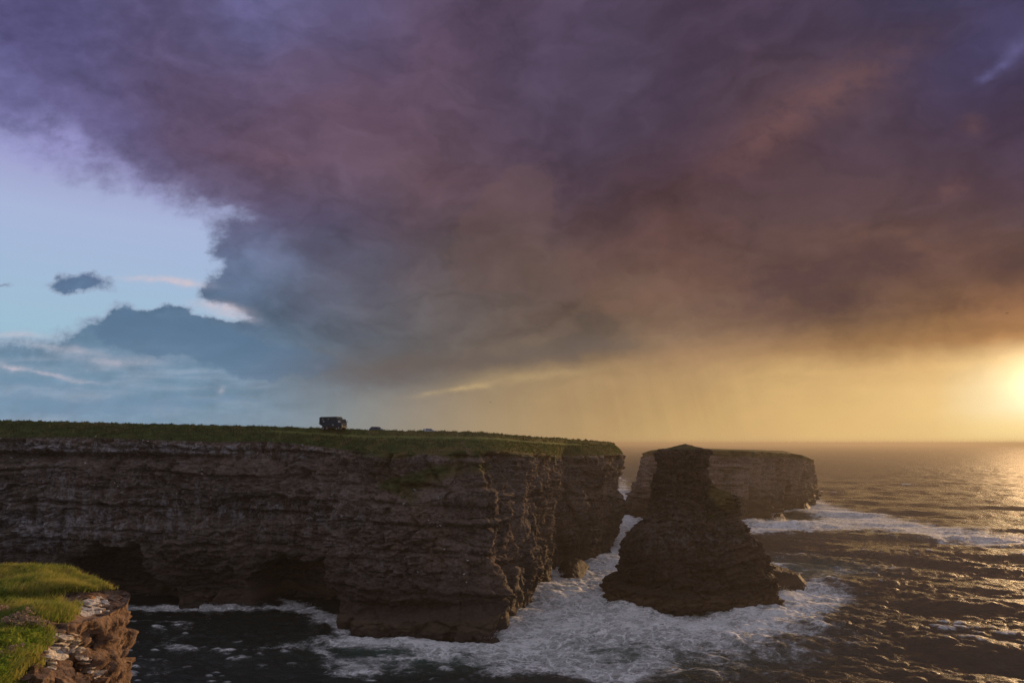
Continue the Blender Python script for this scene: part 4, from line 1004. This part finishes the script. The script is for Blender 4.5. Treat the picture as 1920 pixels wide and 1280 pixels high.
def stone_mesh(r, flat):
    """a broken block: a box cut by a few random planes"""
    import bmesh
    bm = bmesh.new(); bmesh.ops.create_cube(bm, size=1.0)
    for v in bm.verts: v.co += Vector(r.uniform(-.16, .16, 3))
    for k in range(5):
        n = Vector(r.normal(size=3)).normalized()
        res = bmesh.ops.bisect_plane(bm, geom=bm.verts[:] + bm.edges[:] + bm.faces[:], plane_co=n * r.uniform(.40, .56), plane_no=n, clear_outer=True)
        cut = [e for e in res['geom_cut'] if isinstance(e, bmesh.types.BMEdge)]
        if cut:
            try: bmesh.ops.contextual_create(bm, geom=cut)
            except Exception: pass
    bmesh.ops.triangulate(bm, faces=[f for f in bm.faces if len(f.verts) > 4])
    for v in bm.verts: v.co.z *= flat
    me = bpy.data.meshes.new('stone'); bm.to_mesh(me); bm.free(); return me
r = np.random.default_rng(5)
slabs = [stone_mesh(r, .34) for _ in range(6)]; blocks = [stone_mesh(r, .75) for _ in range(5)]
for m_ in slabs: m_.materials.append(M_SLAB)
for m_ in blocks: m_.materials.append(M_BROWN)
bpy.context.view_layer.update()
def hit(ob, px_, py_):
    x, y, z = [float(v) for v in ray(px_, py_)]
    ok, loc, nor, _ = ob.ray_cast(Vector((0, 0, EYE)), Vector((x, y, z)).normalized())
    return (loc, nor) if ok else (None, None)
spill = []
for (cx_, cy_, rx, ry, rot, n) in ((166, 1140, 30, 9, -8, 26), (178, 1128, 24, 5, 0, 9), (112, 1192, 22, 7, 8, 12), (128, 1212, 26, 12, -30, 24), (88, 1234, 16, 8, -50, 11), (150, 1226, 16, 9, -50, 10), (172, 1262, 14, 9, -40, 9)):
    for k in range(n):
        u, w = r.uniform(-1, 1, 2); c_, s_ = math.cos(R(rot)), math.sin(R(rot))
        spill.append((cx_ + u * rx * c_ + w * ry * s_, cy_ - u * rx * s_ + w * ry * c_, r.uniform(.16, .34), 0))
for (a, b, sz) in ((213, 1121, .42), (199, 1138, .4), (222, 1134, .3), (110, 1172, .5), (92, 1262, .5), (120, 1256, .4), (140, 1250, .4), (75, 1270, .55), (108, 1272, .5), (146, 1274, .45), (60, 1250, .35), (180, 1272, .5), (128, 1268, .4), (160, 1264, .35), (226, 1130, .3)):
    spill.append((a, b, sz, 1))
for (a, b, sz, kind) in spill:
    loc, nor = hit(prom, a, b)
    if loc is None: continue
    o = bpy.data.objects.new('stone', (slabs, blocks)[kind][int(r.integers(0, 5))]); C.objects.link(o); o.parent = prom
    o.location = loc + Vector((0, 0, -.02 if kind == 0 else -.12 * sz)); o.scale = (sz * r.uniform(.9, 1.5), sz * r.uniform(.6, .9), sz * r.uniform(.5, .9))
    o.rotation_euler = (R(r.uniform(-16, 10)), R(r.uniform(-6, 18)), R(r.uniform(-40, 20)))
print('promontory', time.time() - T0)

# grass: single blades
def leaf_mat(name, c1, c2, c3, sc_=1.5, tr=.45):
    m_, s = mat(name)
    p = s.node('ShaderNodeNewGeometry').outputs['Position']
    n = s.noise(p, sc_, 5, .6); n2 = s.noise(p, 9.0, 3, .6)
    c = s.mix(s.sm(n, .36, .62), c1, c2); c = s.mix(s.m('MULTIPLY', s.sm(n2, .5, .68), .7), c, c3)
    d_ = s.node('ShaderNodeBsdfDiffuse'); s.put(d_.inputs[0], c); t_ = s.node('ShaderNodeBsdfTranslucent'); s.put(t_.inputs[0], c)
    mx = s.node('ShaderNodeMixShader'); mx.inputs[0].default_value = tr; s.l.new(d_.outputs[0], mx.inputs[1]); s.l.new(t_.outputs[0], mx.inputs[2])
    o_ = s.node('ShaderNodeOutputMaterial'); s.l.new(mx.outputs[0], o_.inputs[0]); return m_
M_BLADE = leaf_mat('grass_blade', (.20, .27, .050, 1), (.42, .39, .09, 1), (.55, .44, .20, 1), .9)
M_LEAF = leaf_mat('broad_leaf', (.12, .24, .030, 1), (.28, .34, .05, 1), (.36, .36, .10, 1), 2.5)
M_TURFB = leaf_mat('far_grass_blade', (.036, .064, .020, 1), (.085, .115, .036, 1), (.125, .115, .050, 1), .3)
def blades(name, P, n, hmin, hmax, w, r, material, lean=(.25, .08), label=None, tuft=1):
    i = r.integers(0, len(P), n // tuft); base = np.repeat(P[i], tuft, 0) + np.concatenate([r.normal(size=(len(i) * tuft, 2)) * (.06 if tuft > 1 else .03), np.zeros((len(i) * tuft, 1))], 1)
    n = len(base)
    a = r.uniform(0, 2 * np.pi, n); hh = r.uniform(hmin, hmax, n) * (.6 + .8 * r.random(n)); l = r.normal(size=(n, 2)) * .35 + np.array(lean)
    side = np.stack([np.cos(a), np.sin(a), 0 * a], 1) * w * r.uniform(.6, 1.3, n)[:, None]
    tip = base + np.stack([l[:, 0] * hh, l[:, 1] * hh, hh], 1); midp = base + np.stack([l[:, 0] * hh * .3, l[:, 1] * hh * .3, hh * .55], 1)
    co = np.stack([base - side, base + side, midp + side * .7, midp - side * .7, tip], 1).reshape(-1, 3)
    k = np.arange(n)[:, None] * 5
    f = np.concatenate([k + [[0, 1, 2]], k + [[0, 2, 3]], k + [[3, 2, 4]]])
    o = raw_mesh(name, co, f, material); tag(o, label, kind='stuff'); return o
g_sel = (turf > .6) & (px > -60) & (px < 262) & (py < 1330) & (ri >= NPF - 4)
Pg = np.stack([PX[g_sel], PY[g_sel], PZ[g_sel]], 1)
# even the density out: the grid is finer near the edge
w_ = fbm(Pg[:, 0] / .5, Pg[:, 1] / .5, 2.0, 3)
r = np.random.default_rng(9)
blades('grass', Pg[w_ > -.28], 64000, .07, .17, .010, r, M_BLADE, label='bright green wind-bent grass on the near promontory', tuft=4)
fringe = (turf > .3) & (px > -60) & (px < 262) & (ri >= NPF - 6) & (ri < NPF + 24)
Pf = np.stack([PX[fringe], PY[fringe], PZ[fringe]], 1)
if len(Pf): blades('grass', Pf, 9000, .10, .22, .011, r, M_BLADE, label='longer grass hanging over the edge of the near promontory', tuft=3)
# broad-leaved growth at the very corner, with dry flower heads above it
b_sel = (turf > .6) & (px > -40) & (px < 70 + .25 * (py - 1190)) & (py > 1195) & (py < 1330) & (ri >= NPF)
Pb = np.stack([PX[b_sel], PY[b_sel], PZ[b_sel]], 1); nb_ = fbm(Pb[:, 0] / .6, Pb[:, 1] / .6, 8.0, 3); Pb = Pb[nb_ > .0]
i = r.integers(0, len(Pb), 11000); pos = Pb[i] + np.stack([r.normal(size=11000) * .07, r.normal(size=11000) * .07, np.abs(r.normal(size=11000)) * .11], 1)
q, f = tri_cloud(pos, r.uniform(.012, .03, 11000), r)
tag(raw_mesh('leaves', q, f, M_LEAF), 'low broad-leaved plants in bright green clumps at the bottom left corner', kind='stuff')
M_DRY = plain('dry_flower_head', (.42, .30, .22), .9)
d_sel = (turf > .6) & (px > -20) & (px < 95) & (py > 1150) & (ri >= NPF); Pd = np.stack([PX[d_sel], PY[d_sel], PZ[d_sel]], 1)
nd_ = fbm(Pd[:, 0] / .9, Pd[:, 1] / .9, 1.0, 3); Pd = Pd[nd_ > .12]
i = r.integers(0, len(Pd), 260); hd = Pd[i] + np.stack([0 * i, 0 * i, r.uniform(.14, .26, 260)], 1)
pos = np.repeat(hd, 10, 0) + r.normal(size=(2600, 3)) * .018
q, f = tri_cloud(pos, np.full(2600, .012), r)
tag(raw_mesh('flower_heads', q, f, M_DRY), 'dry pinkish flower heads standing in the near grass', kind='stuff')
# rough grass along the skyline of the headland and on the stacks
HXr, HYr, HZr = HL['X'], HL['Y'], HL['Z']
sl = slice(HL['NF'] - 2, HL['NF'] + HL['NT'] + 3)
hp = np.stack([HXr[sl].ravel(), HYr[sl].ravel(), HZr[sl].ravel()], 1)
hpx, _ = to_px(hp[:, 0], hp[:, 1], hp[:, 2]); tk_ = HL['track'][sl].ravel(); hp = hp[(tk_ < .30 + .2 * np.random.default_rng(2).random(len(tk_))) & (hpx > -40) & (hpx < 1180) & (hp[:, 1] < 330)]
blades('grass', hp, 70000, .14, .42, .05, r, M_TURFB, label='rough dark green grass over the headland top', tuft=5)
print('grass', time.time() - T0)

# ------------------------------------------------------------------ small builders for vehicles and the like
import bmesh
def empty(name, loc, rz=0.0):
    o = bpy.data.objects.new(name, None); C.objects.link(o); o.location = loc; o.rotation_euler = (0, 0, rz); o.empty_display_size = .3; return o
def part(name, bm, material, parent, smooth=False, bevel=0.0):
    if bevel:
        bmesh.ops.bevel(bm, geom=[e for e in bm.edges if e.calc_face_angle(0) > .4], offset=bevel, segments=2, affect='EDGES', clamp_overlap=True)
    bmesh.ops.recalc_face_normals(bm, faces=bm.faces[:])
    me = bpy.data.meshes.new(name); bm.to_mesh(me); bm.free()
    if smooth:
        for p_ in me.polygons: p_.use_smooth = True
    me.materials.append(material); o = bpy.data.objects.new(name, me); C.objects.link(o); o.parent = parent; return o
def box(bm, x0, x1, y0, y1, z0, z1):
    vs = [bm.verts.new((x, y, z)) for x in (x0, x1) for y in (y0, y1) for z in (z0, z1)]
    for f in ((0, 1, 3, 2), (4, 6, 7, 5), (0, 4, 5, 1), (2, 3, 7, 6), (0, 2, 6, 4), (1, 5, 7, 3)): bm.faces.new([vs[i] for i in f])
def prism(bm, outline, y0, y1, inset=None):
    """side outline (x, z) carried from y0 to y1; inset(i) narrows single points"""
    n = len(outline)
    a = [bm.verts.new((x, y0 + (inset[i] if inset else 0), z)) for i, (x, z) in enumerate(outline)]
    b = [bm.verts.new((x, y1 - (inset[i] if inset else 0), z)) for i, (x, z) in enumerate(outline)]
    for i in range(n): j = (i + 1) % n; bm.faces.new((a[i], a[j], b[j], b[i]))
    bm.faces.new(a[::-1]); bm.faces.new(b)
def disc(bm, x, z, y0, y1, r_, n=20, r2=None):
    r2 = r_ if r2 is None else r2
    a = [bm.verts.new((x + r_ * math.cos(t), y0, z + r_ * math.sin(t))) for t in [2 * math.pi * i / n for i in range(n)]]
    b = [bm.verts.new((x + r2 * math.cos(t), y1, z + r2 * math.sin(t))) for t in [2 * math.pi * i / n for i in range(n)]]
    for i in range(n): j = (i + 1) % n; bm.faces.new((a[i], a[j], b[j], b[i]))
    bm.faces.new(a[::-1]); bm.faces.new(b)
def tube(bm, p0, p1, r_, n=8):
    p0, p1 = Vector(p0), Vector(p1); d = (p1 - p0).normalized(); u = d.orthogonal().normalized(); w = d.cross(u)
    a = [bm.verts.new(p0 + (u * math.cos(t) + w * math.sin(t)) * r_) for t in [2 * math.pi * i / n for i in range(n)]]
    b = [bm.verts.new(p1 + (u * math.cos(t) + w * math.sin(t)) * r_) for t in [2 * math.pi * i / n for i in range(n)]]
    for i in range(n): j = (i + 1) % n; bm.faces.new((a[i], a[j], b[j], b[i]))
    bm.faces.new(a[::-1]); bm.faces.new(b)
NB = bmesh.new
M_TRUCK = plain('truck_paint', (.022, .050, .078), .75, 0, .08, .12, 1.2)
M_TRUCKD = plain('truck_dark_trim', (.018, .022, .026), .6)
M_RUB = plain('tyre_rubber', (.016, .016, .017), .85)
M_STEEL = plain('dull_steel', (.20, .20, .20), .45, .7)
M_GLASS = plain('vehicle_glass', (.02, .025, .03), .06, 0, .9, .05)
M_PANE_GLINT = plain('pale_pane_and_glint', (.55, .60, .58), .3)  # window panes, and the painted reflection low on the truck body
M_BLUE = plain('blue_car_paint', (.020, .060, .180), .25, 0, .6, .05)
M_WHITE = plain('pale_blue_car_paint', (.60, .72, .85), .3, 0, .6, .05)
M_LAMP = plain('lamp_lens', (.7, .68, .6), .2)
M_RED = plain('red_lens', (.35, .03, .02), .3)
def wheel(parent, x, y, z, r_, w, hub=M_STEEL):
    s_ = 1 if y > 0 else -1
    bm = NB(); disc(bm, x, z, y - w / 2, y + w / 2, r_, 24); wh = part('wheel', bm, M_RUB, parent, bevel=.03)
    bm = NB(); disc(bm, x, z, y + s_ * (w / 2 + .005), y + s_ * (w / 2 + .03), r_ * .55, 16); part('rim', bm, hub, wh)
    return wh
down = Vector((0, 0, -1))
def ground(x, y):
    ok, loc, nor, _ = headland.ray_cast(Vector((x, y, 90)), down); return loc.z if ok else 44.0
# truck: an off-road camper lorry, seen from its right side, nose to the right
def parked(px_, pbot, d0, d1):
    """the spot on the near side of the bank whose ground shows at this height in the photograph"""
    best = None
    for d_ in np.linspace(d0, d1, 80):
        x, y, zb = [float(v) for v in at_d(px_, pbot, d_)]; g_ = ground(x, y)
        if best is None or abs(g_ - zb) < best[0]: best = (abs(g_ - zb), x, y, g_)
    print('parked', px_, best); return best[1:]
def stand(px_, ptop, high, d0, d1):
    """the spot on the headland, along one line of sight, where a thing this high reaches up to the point seen"""
    best = None
    for d_ in np.linspace(d0, d1, 60):
        x, y, zt = [float(v) for v in at_d(px_, ptop, d_)]; g_ = ground(x, y)
        if best is None or abs(g_ + high - zt) < best[0]: best = (abs(g_ + high - zt), x, y, g_)
    print('stand', px_, best); return best[1:]
truck = empty('camper_truck', parked(623, 806.2, 183, 196), R(-26)); truck.scale = (.98, .98, .98); tag(truck, 'dark blue-grey off-road camper truck parked on the skyline of the headland', 'truck')
hw_ = 1.22
bm = NB(); prism(bm, [(-3.85, 1.75), (-3.85, 3.62), (-3.78, 3.70), (2.45, 3.70), (2.52, 3.62), (2.52, 1.18), (-2.75, 1.18)], -hw_, hw_); body = part('body', bm, M_TRUCK, truck, bevel=.03)
bm = NB(); box(bm, -3.6, 2.3, -1.0, 1.0, 3.705, 3.80); part('roof_rack', bm, M_TRUCKD, truck)
bm = NB(); prism(bm, [(2.60, 1.05), (2.60, 3.02), (2.75, 3.16), (3.62, 3.12), (3.86, 2.85), (4.22, 1.95), (4.28, 1.05), (3.9, .85), (2.8, .85)], -hw_ + .02, hw_ - .02); cab = part('cab', bm, M_TRUCK, truck, bevel=.05)
for s_ in (-1, 1):
    y0 = s_ * (hw_ + .004)
    bm = NB(); prism(bm, [(3.02, 2.12), (3.02, 2.74), (3.62, 2.74), (3.92, 2.12)], y0 - .006, y0 + .006); part('side_window', bm, M_PANE_GLINT if s_ < 0 else M_GLASS, cab)
    bm = NB(); tube(bm, (4.0, s_ * 1.2, 2.55), (4.15, s_ * 1.45, 2.6), .025); box(bm, 4.08, 4.16, s_ * 1.45 - .1, s_ * 1.45 + .1, 2.2, 2.62); part('mirror', bm, M_TRUCKD, cab)
    bm = NB(); disc(bm, 4.25 - .02, 1.25, s_ * .95 - .13, s_ * .95 + .13, .14, 14); part('headlight', bm, M_LAMP, cab)
bm = NB(); prism(bm, [(3.70, 2.98), (3.89, 2.83), (4.20, 2.05), (4.16, 2.05)], -1.05, 1.05); part('windscreen', bm, M_GLASS, cab)
bm = NB(); box(bm, 4.05, 4.42, -1.2, 1.2, .72, 1.08); part('bumper', bm, M_TRUCKD, truck, bevel=.03)
for (a, b, c_, d_, m_) in ((-2.55, -1.95, 2.32, 2.66, M_PANE_GLINT), (-2.9, -2.3, 3.02, 3.24, M_PANE_GLINT), (-.75, -.35, 3.0, 3.24, M_PANE_GLINT), (1.2, 1.55, 2.98, 3.2, M_GLASS)):
    bm = NB(); box(bm, a, b, -hw_ - .02, -hw_ - .003, c_, d_); w_o = part('window', bm, M_TRUCKD, body)
    bm = NB(); box(bm, a + .05, b - .05, -hw_ - .03, -hw_ - .021, c_ + .04, d_ - .04); part('pane', bm, m_, w_o)
bm = NB(); box(bm, .05, .75, -hw_ - .02, -hw_ - .003, 1.25, 3.05); dr = part('door', bm, M_TRUCK, body, bevel=.004)
bm = NB(); box(bm, .62, .70, -hw_ - .05, -hw_ - .021, 2.05, 2.20); part('handle', bm, M_STEEL, dr)
bm = NB(); box(bm, .95, 1.45, -hw_ - .025, -hw_ - .003, 1.32, 1.56); part('reflection_patch', bm, M_PANE_GLINT, body)  # pale panel paints a light reflection on the body side; no real hatch
bm = NB(); box(bm, -3.2, 4.0, -.45, .45, .78, 1.15); part('chassis', bm, M_TRUCKD, truck)
bm = NB(); box(bm, -1.5 + .4, 1.2, -1.15, -.5, .62, 1.12); part('fuel_tank', bm, M_TRUCKD, truck, bevel=.05)
for xx in (-2.35, -.95 - .05, 3.30):
    for yy in (-1.0, 1.0): wheel(truck, xx, yy, .60, .60, .38)
for xx in (-2.35, -1.0): 
    bm = NB(); tube(bm, (xx, -.9, .6), (xx, .9, .6), .09); part('axle', bm, M_TRUCKD, truck)
bm = NB(); tube(bm, (3.30, -.9, .6), (3.30, .9, .6), .09); part('axle', bm, M_TRUCKD, truck)
for (a, b, c_, d_) in ((1.3, 2.5, -1.2, -.6), (-.3, 1.25, .6, 1.15), (1.3, 2.5, .6, 1.15)):  # dark boxes added to close the light gap under the truck
    bm = NB(); box(bm, a, b, c_, d_, .5, 1.12); part('gap_filler', bm, M_TRUCKD, truck, bevel=.02)
bm = NB()
a_ = [2 * math.pi * i / 22 for i in range(22)]
va = [bm.verts.new((-4.02, .55 * math.cos(t), 2.62 + .55 * math.sin(t))) for t in a_]; vb = [bm.verts.new((-4.36, .55 * math.cos(t), 2.62 + .55 * math.sin(t))) for t in a_]
for i in range(22): j = (i + 1) % 22; bm.faces.new((va[i], va[j], vb[j], vb[i]))
bm.faces.new(va); bm.faces.new(vb[::-1]); part('spare_wheel', bm, M_RUB, truck, bevel=.04)
bm = NB(); box(bm, -4.5, -3.86, -.9, .9, 1.96, 2.04); box(bm, -4.02, -3.9, -.7, -.62, 2.0, 3.2); box(bm, -4.02, -3.9, .62, .7, 2.0, 3.2); part('rear_carrier', bm, M_TRUCKD, truck)
for s_ in (-1, 1):
    bm = NB(); box(bm, -3.92, -3.86, s_ * 1.05 - .08, s_ * 1.05 + .08, 1.85, 2.05); part('tail_light', bm, M_RED, truck)

def car(name, paint, length=4.1, tall=1.5):
    """a five-door hatchback facing +x"""
    t = empty(name, (0, 0, 0))
    L_ = length / 2
    bm = NB(); prism(bm, [(-L_, .42), (-L_ + .02, .86), (-L_ + .12, .98), (1.0, .92), (L_ - .15, .74), (L_, .52), (L_ - .05, .28), (-L_ + .08, .26)], -.86, .86,
                     [0, 0, .03, .03, .10, .12, .08, .04]); b = part('body', bm, paint, t, bevel=.05)
    bm = NB(); prism(bm, [(-L_ + .12, .97), (-L_ + .42, 1.40), (-L_ + .75, tall), (.30, tall - .02), (.62, 1.32), (1.12, .91)], -.82, .82, [.02, .16, .20, .20, .16, .03]); cb = part('cabin', bm, paint, t, bevel=.03)
    for s_ in (-1, 1):
        for (x0, x1, x2, x3) in ((-L_ + .55, -L_ + .72, -.42, -.42), (-.34, -.34, .22, .74)):
            bm = NB(); ya, yb = s_ * .815, s_ * .672
            q_ = [(x0, ya, 1.02), (x1, yb, 1.40), (x2, yb, 1.40), (x3, ya, 1.02)]; off = s_ * .012
            v1 = [bm.verts.new((a, b_ + off, c_)) for a, b_, c_ in q_]; v2 = [bm.verts.new((a, b_ - off, c_)) for a, b_, c_ in q_]
            bm.faces.new(v1); bm.faces.new(v2[::-1])
            for i in range(4): j = (i + 1) % 4; bm.faces.new((v1[i], v2[i], v2[j], v1[j]))
            part('side_window', bm, M_GLASS, cb)
        bm = NB(); disc(bm, L_ - .16, .62, s_ * .66 - .1, s_ * .66 + .1, .10, 12); part('headlight', bm, M_LAMP, b)
        bm = NB(); box(bm, -L_ - .015, -L_ + .1, s_ * .72 - .09, s_ * .72 + .09, .70, .92); part('tail_light', bm, M_RED, b)
        bm = NB(); box(bm, .55, .72, s_ * .90 - .06, s_ * .90 + .06, .94, 1.06); part('mirror', bm, paint, b)
        bm = NB(); box(bm, -.05, .12, s_ * .862 - .012, s_ * .862 + .012, .78, .81); part('door_handle', bm, M_TRUCKD, b)
    for (pts, nm) in (([(.40, tall - .04), (.64, 1.34), (1.10, .95), (1.06, .95), (.60, 1.30), (.38, tall - .07)], 'windscreen'), ([(-L_ + .10, 1.0), (-L_ + .38, 1.38), (-L_ + .42, 1.36), (-L_ + .14, .99)], 'rear_window')):
        bm = NB(); prism(bm, [(a + (.02 if nm == 'windscreen' else -.02), c_) for a, c_ in pts], -.62, .62); part(nm, bm, M_GLASS, cb)
    for xx in (-L_ + .75, L_ - .78):
        for yy in (-.76, .76): wheel(t, xx, yy, .31, .31, .20)
    return t
bc = car('parked_car', M_BLUE, 3.6, 1.38)
bc.location = parked(706, 809.0, 183, 196); bc.rotation_euler = (0, 0, R(-16)); tag(bc, 'small blue hatchback parked on the headland to the right of the truck', 'car')
wc = car('parked_car', M_WHITE, 4.0, 1.46)
wc.location = stand(805, 803.2, 1.46, 200, 240); wc.rotation_euler = (0, 0, R(28)); tag(wc, 'pale blue car mostly hidden behind the grass bank, only its roof showing', 'car')

# post by the track, with a small board
M_WOOD = plain('weathered_wood', (.30, .25, .19), .9)
x_, y_, z_ = [float(v) for v in at_d(857, 819, 186.5)]; z_ = ground(x_, y_)
po = empty('post', (x_, y_, z_)); tag(po, 'thin weathered post beside the track at the headland edge', 'post')
bm = NB(); tube(bm, (0, 0, -.3), (.03, 0, 1.35), .06, 7); part('shaft', bm, M_WOOD, po)
bm = NB(); tube(bm, (-.02, .01, .02), (-.45, .02, -.05), .07, 6); tube(bm, (.02, .01, .02), (.4, .05, -.05), .06, 6); part('footing', bm, M_WOOD, po)

# ------------------------------------------------------------------ birds
M_GULLW = plain('white_feathers', (.75, .75, .74), .8); M_GULLG = plain('grey_feathers', (.10, .10, .11), .8); M_BEAK = plain('yellow_beak', (.5, .35, .05), .6)
def flying(px_, py_, d, span, heading, roll, label):
    x, y, z = [float(v) for v in at_d(px_, py_, d)]
    t = empty('flying_gull', (x, y, z), R(heading)); tag(t, label, 'bird', 'gulls flying under the storm cloud')
    bm = NB(); rings = [(-.30, .015), (-.22, .05), (-.05, .085), (.10, .08), (.20, .05), (.27, .048), (.32, .03), (.38, .006)]; prev = None
    for (xx, rr) in rings:
        c_ = [bm.verts.new((xx, rr * math.cos(a), rr * .85 * math.sin(a))) for a in [2 * math.pi * i / 8 for i in range(8)]]
        if prev:
            for i in range(8): bm.faces.new((prev[i], prev[(i + 1) % 8], c_[(i + 1) % 8], c_[i]))
        else: bm.faces.new(c_)
        prev = c_
    bm.faces.new(prev[::-1]); part('body', bm, M_GULLG, t, smooth=True)
    for s_ in (-1, 1):
        bm = NB(); st_ = [(0.05, .0, .20), (.35, .10, .17), (.62, .08, .12), (1.0, -.06, .02)]; up_, dn_ = [], []
        for (f_, zz, ch) in st_:
            yy = s_ * f_ * span / 2; za = zz * 1.2 * span / 2 + s_ * roll * f_ * span / 2
            xo = .06 - .10 * f_ ** 2
            up_.append([bm.verts.new((xo + ch / 2, yy, za)), bm.verts.new((xo, yy, za + .015)), bm.verts.new((xo - ch / 2, yy, za))]); dn_.append([bm.verts.new((xo + ch / 2, yy, za - .004)), bm.verts.new((xo, yy, za - .004)), bm.verts.new((xo - ch / 2, yy, za - .004))])
        for k in range(3):
            for i in range(2): bm.faces.new((up_[k][i], up_[k][i + 1], up_[k + 1][i + 1], up_[k + 1][i])); bm.faces.new((dn_[k][i + 1], dn_[k][i], dn_[k + 1][i], dn_[k + 1][i + 1]))
        part('wing', bm, M_GULLG, t)
    bm = NB(); prism(bm, [(-.45, -.01), (-.26, -.02), (-.26, .02), (-.45, .0)], -.08, .08); part('tail', bm, M_GULLG, t)
flying(987, 626.5, 165, 1.35, 70, .28, 'tiny dark gull gliding below the storm cloud near the middle of the sky')
flying(1888, 587, 190, 1.35, 95, .05, 'tiny dark gull high above the sea below the cloud, toward the sun')
flying(919, 754, 210, 1.1, 60, -.2, 'tiny gull low over the headland in front of the yellow sky')
# white birds resting on the cliff ledges
bm = NB(); rings = [(-.26, .02, 0), (-.16, .07, .0), (0, .11, .02), (.12, .10, .05), (.20, .06, .12), (.25, .055, .19), (.30, .03, .19), (.36, .006, .17)]; prev = None
for (xx, rr, zz) in rings:
    c_ = [bm.verts.new((xx, rr * math.cos(a), zz + rr * math.sin(a))) for a in [2 * math.pi * i / 7 for i in range(7)]]
    if prev:
        for i in range(7): bm.faces.new((prev[i], prev[(i + 1) % 7], c_[(i + 1) % 7], c_[i]))
    else: bm.faces.new(c_)
    prev = c_
bm.faces.new(prev[::-1]); bmesh.ops.recalc_face_normals(bm, faces=bm.faces[:]); me_b = bpy.data.meshes.new('seabird'); bm.to_mesh(me_b); bm.free(); me_b.materials.append(M_GULLW)
r = np.random.default_rng(21)
seats = [(22, 858), (2, 822), (180, 818), (12, 876), (48, 890), (108, 838), (277, 920), (222, 911), (330, 925), (378, 880), (362, 836), (278, 827), (215, 905), (145, 870), (160, 868), (378, 888), (268, 826), (555, 845), (568, 834), (60, 862),
         (778, 918), (757, 944), (852, 903), (826, 985), (803, 975), (820, 986), (869, 1076), (878, 1050), (832, 1029), (875, 1091), (745, 1032), (785, 1072)]
def where(a, b):
    if b < 850: v_ = 'the pale band under the turf'
    elif b < 900: v_ = 'rock just below the pale band'
    elif b < 1000: v_ = 'the middle of the wall'
    else: v_ = 'the dark lower wall'
    h_ = 'at the far left' if a < 100 else 'above the left cave' if a < 300 else 'between the two caves' if a < 430 else 'above the right cave' if a < 640 else 'left of the green patch' if a < 770 else 'below the green patch' if a < 900 else 'by the nose'
    return v_ + ' ' + h_
spots_ = {}
for q in sorted(seats): spots_.setdefault(where(*q), []).append(q)
ORD = ['leftmost', 'second from left', 'third from left', 'fourth from left', 'fifth from left', 'sixth from left']
for key, qs in spots_.items():
    for k_i, (a, b) in enumerate(qs):
        loc, nor = hit(headland, a, b)
        if loc is None: continue
        o = bpy.data.objects.new('seabird', me_b); C.objects.link(o); n_ = Vector((nor.x, nor.y, 0)).normalized() if nor.length else Vector((0, -1, 0))
        o.location = loc + n_ * .14; o.rotation_euler = (0, 0, r.uniform(0, 6.28)); k_ = r.uniform(.9, 1.25); o.scale = (k_, k_, k_)
        lb = 'white seabird on ' + key if len(qs) == 1 else ORD[k_i] + ' seabird on ' + key
        tag(o, lb, 'bird', 'white seabirds on the headland ledges')

# ------------------------------------------------------------------ sea air
HZ = dict(x=14500.0, y0=-14500.0, y1=14500.0)
bm = NB(); box(bm, -HZ['x'], HZ['x'], HZ['y0'], HZ['y1'], -6.0, 51.0); me_h = bpy.data.meshes.new('haze'); bmesh.ops.recalc_face_normals(bm, faces=bm.faces[:]); bm.to_mesh(me_h); bm.free()
hz = bpy.data.objects.new('haze', me_h); C.objects.link(hz); tag(hz, 'thin salt haze over the sea', kind='stuff')
M_HZ = bpy.data.materials.new('salt_haze'); M_HZ.use_nodes = True; s = G(M_HZ.node_tree); s.n.clear()
vl = s.node('ShaderNodeVolumePrincipled'); vl.inputs['Color'].default_value = (.46, .41, .33, 1); vl.inputs['Density'].default_value = .00025; vl.inputs['Anisotropy'].default_value = .38
o_ = s.node('ShaderNodeOutputMaterial'); s.l.new(vl.outputs[0], o_.inputs['Volume']); me_h.materials.append(M_HZ)
print('done', time.time() - T0)
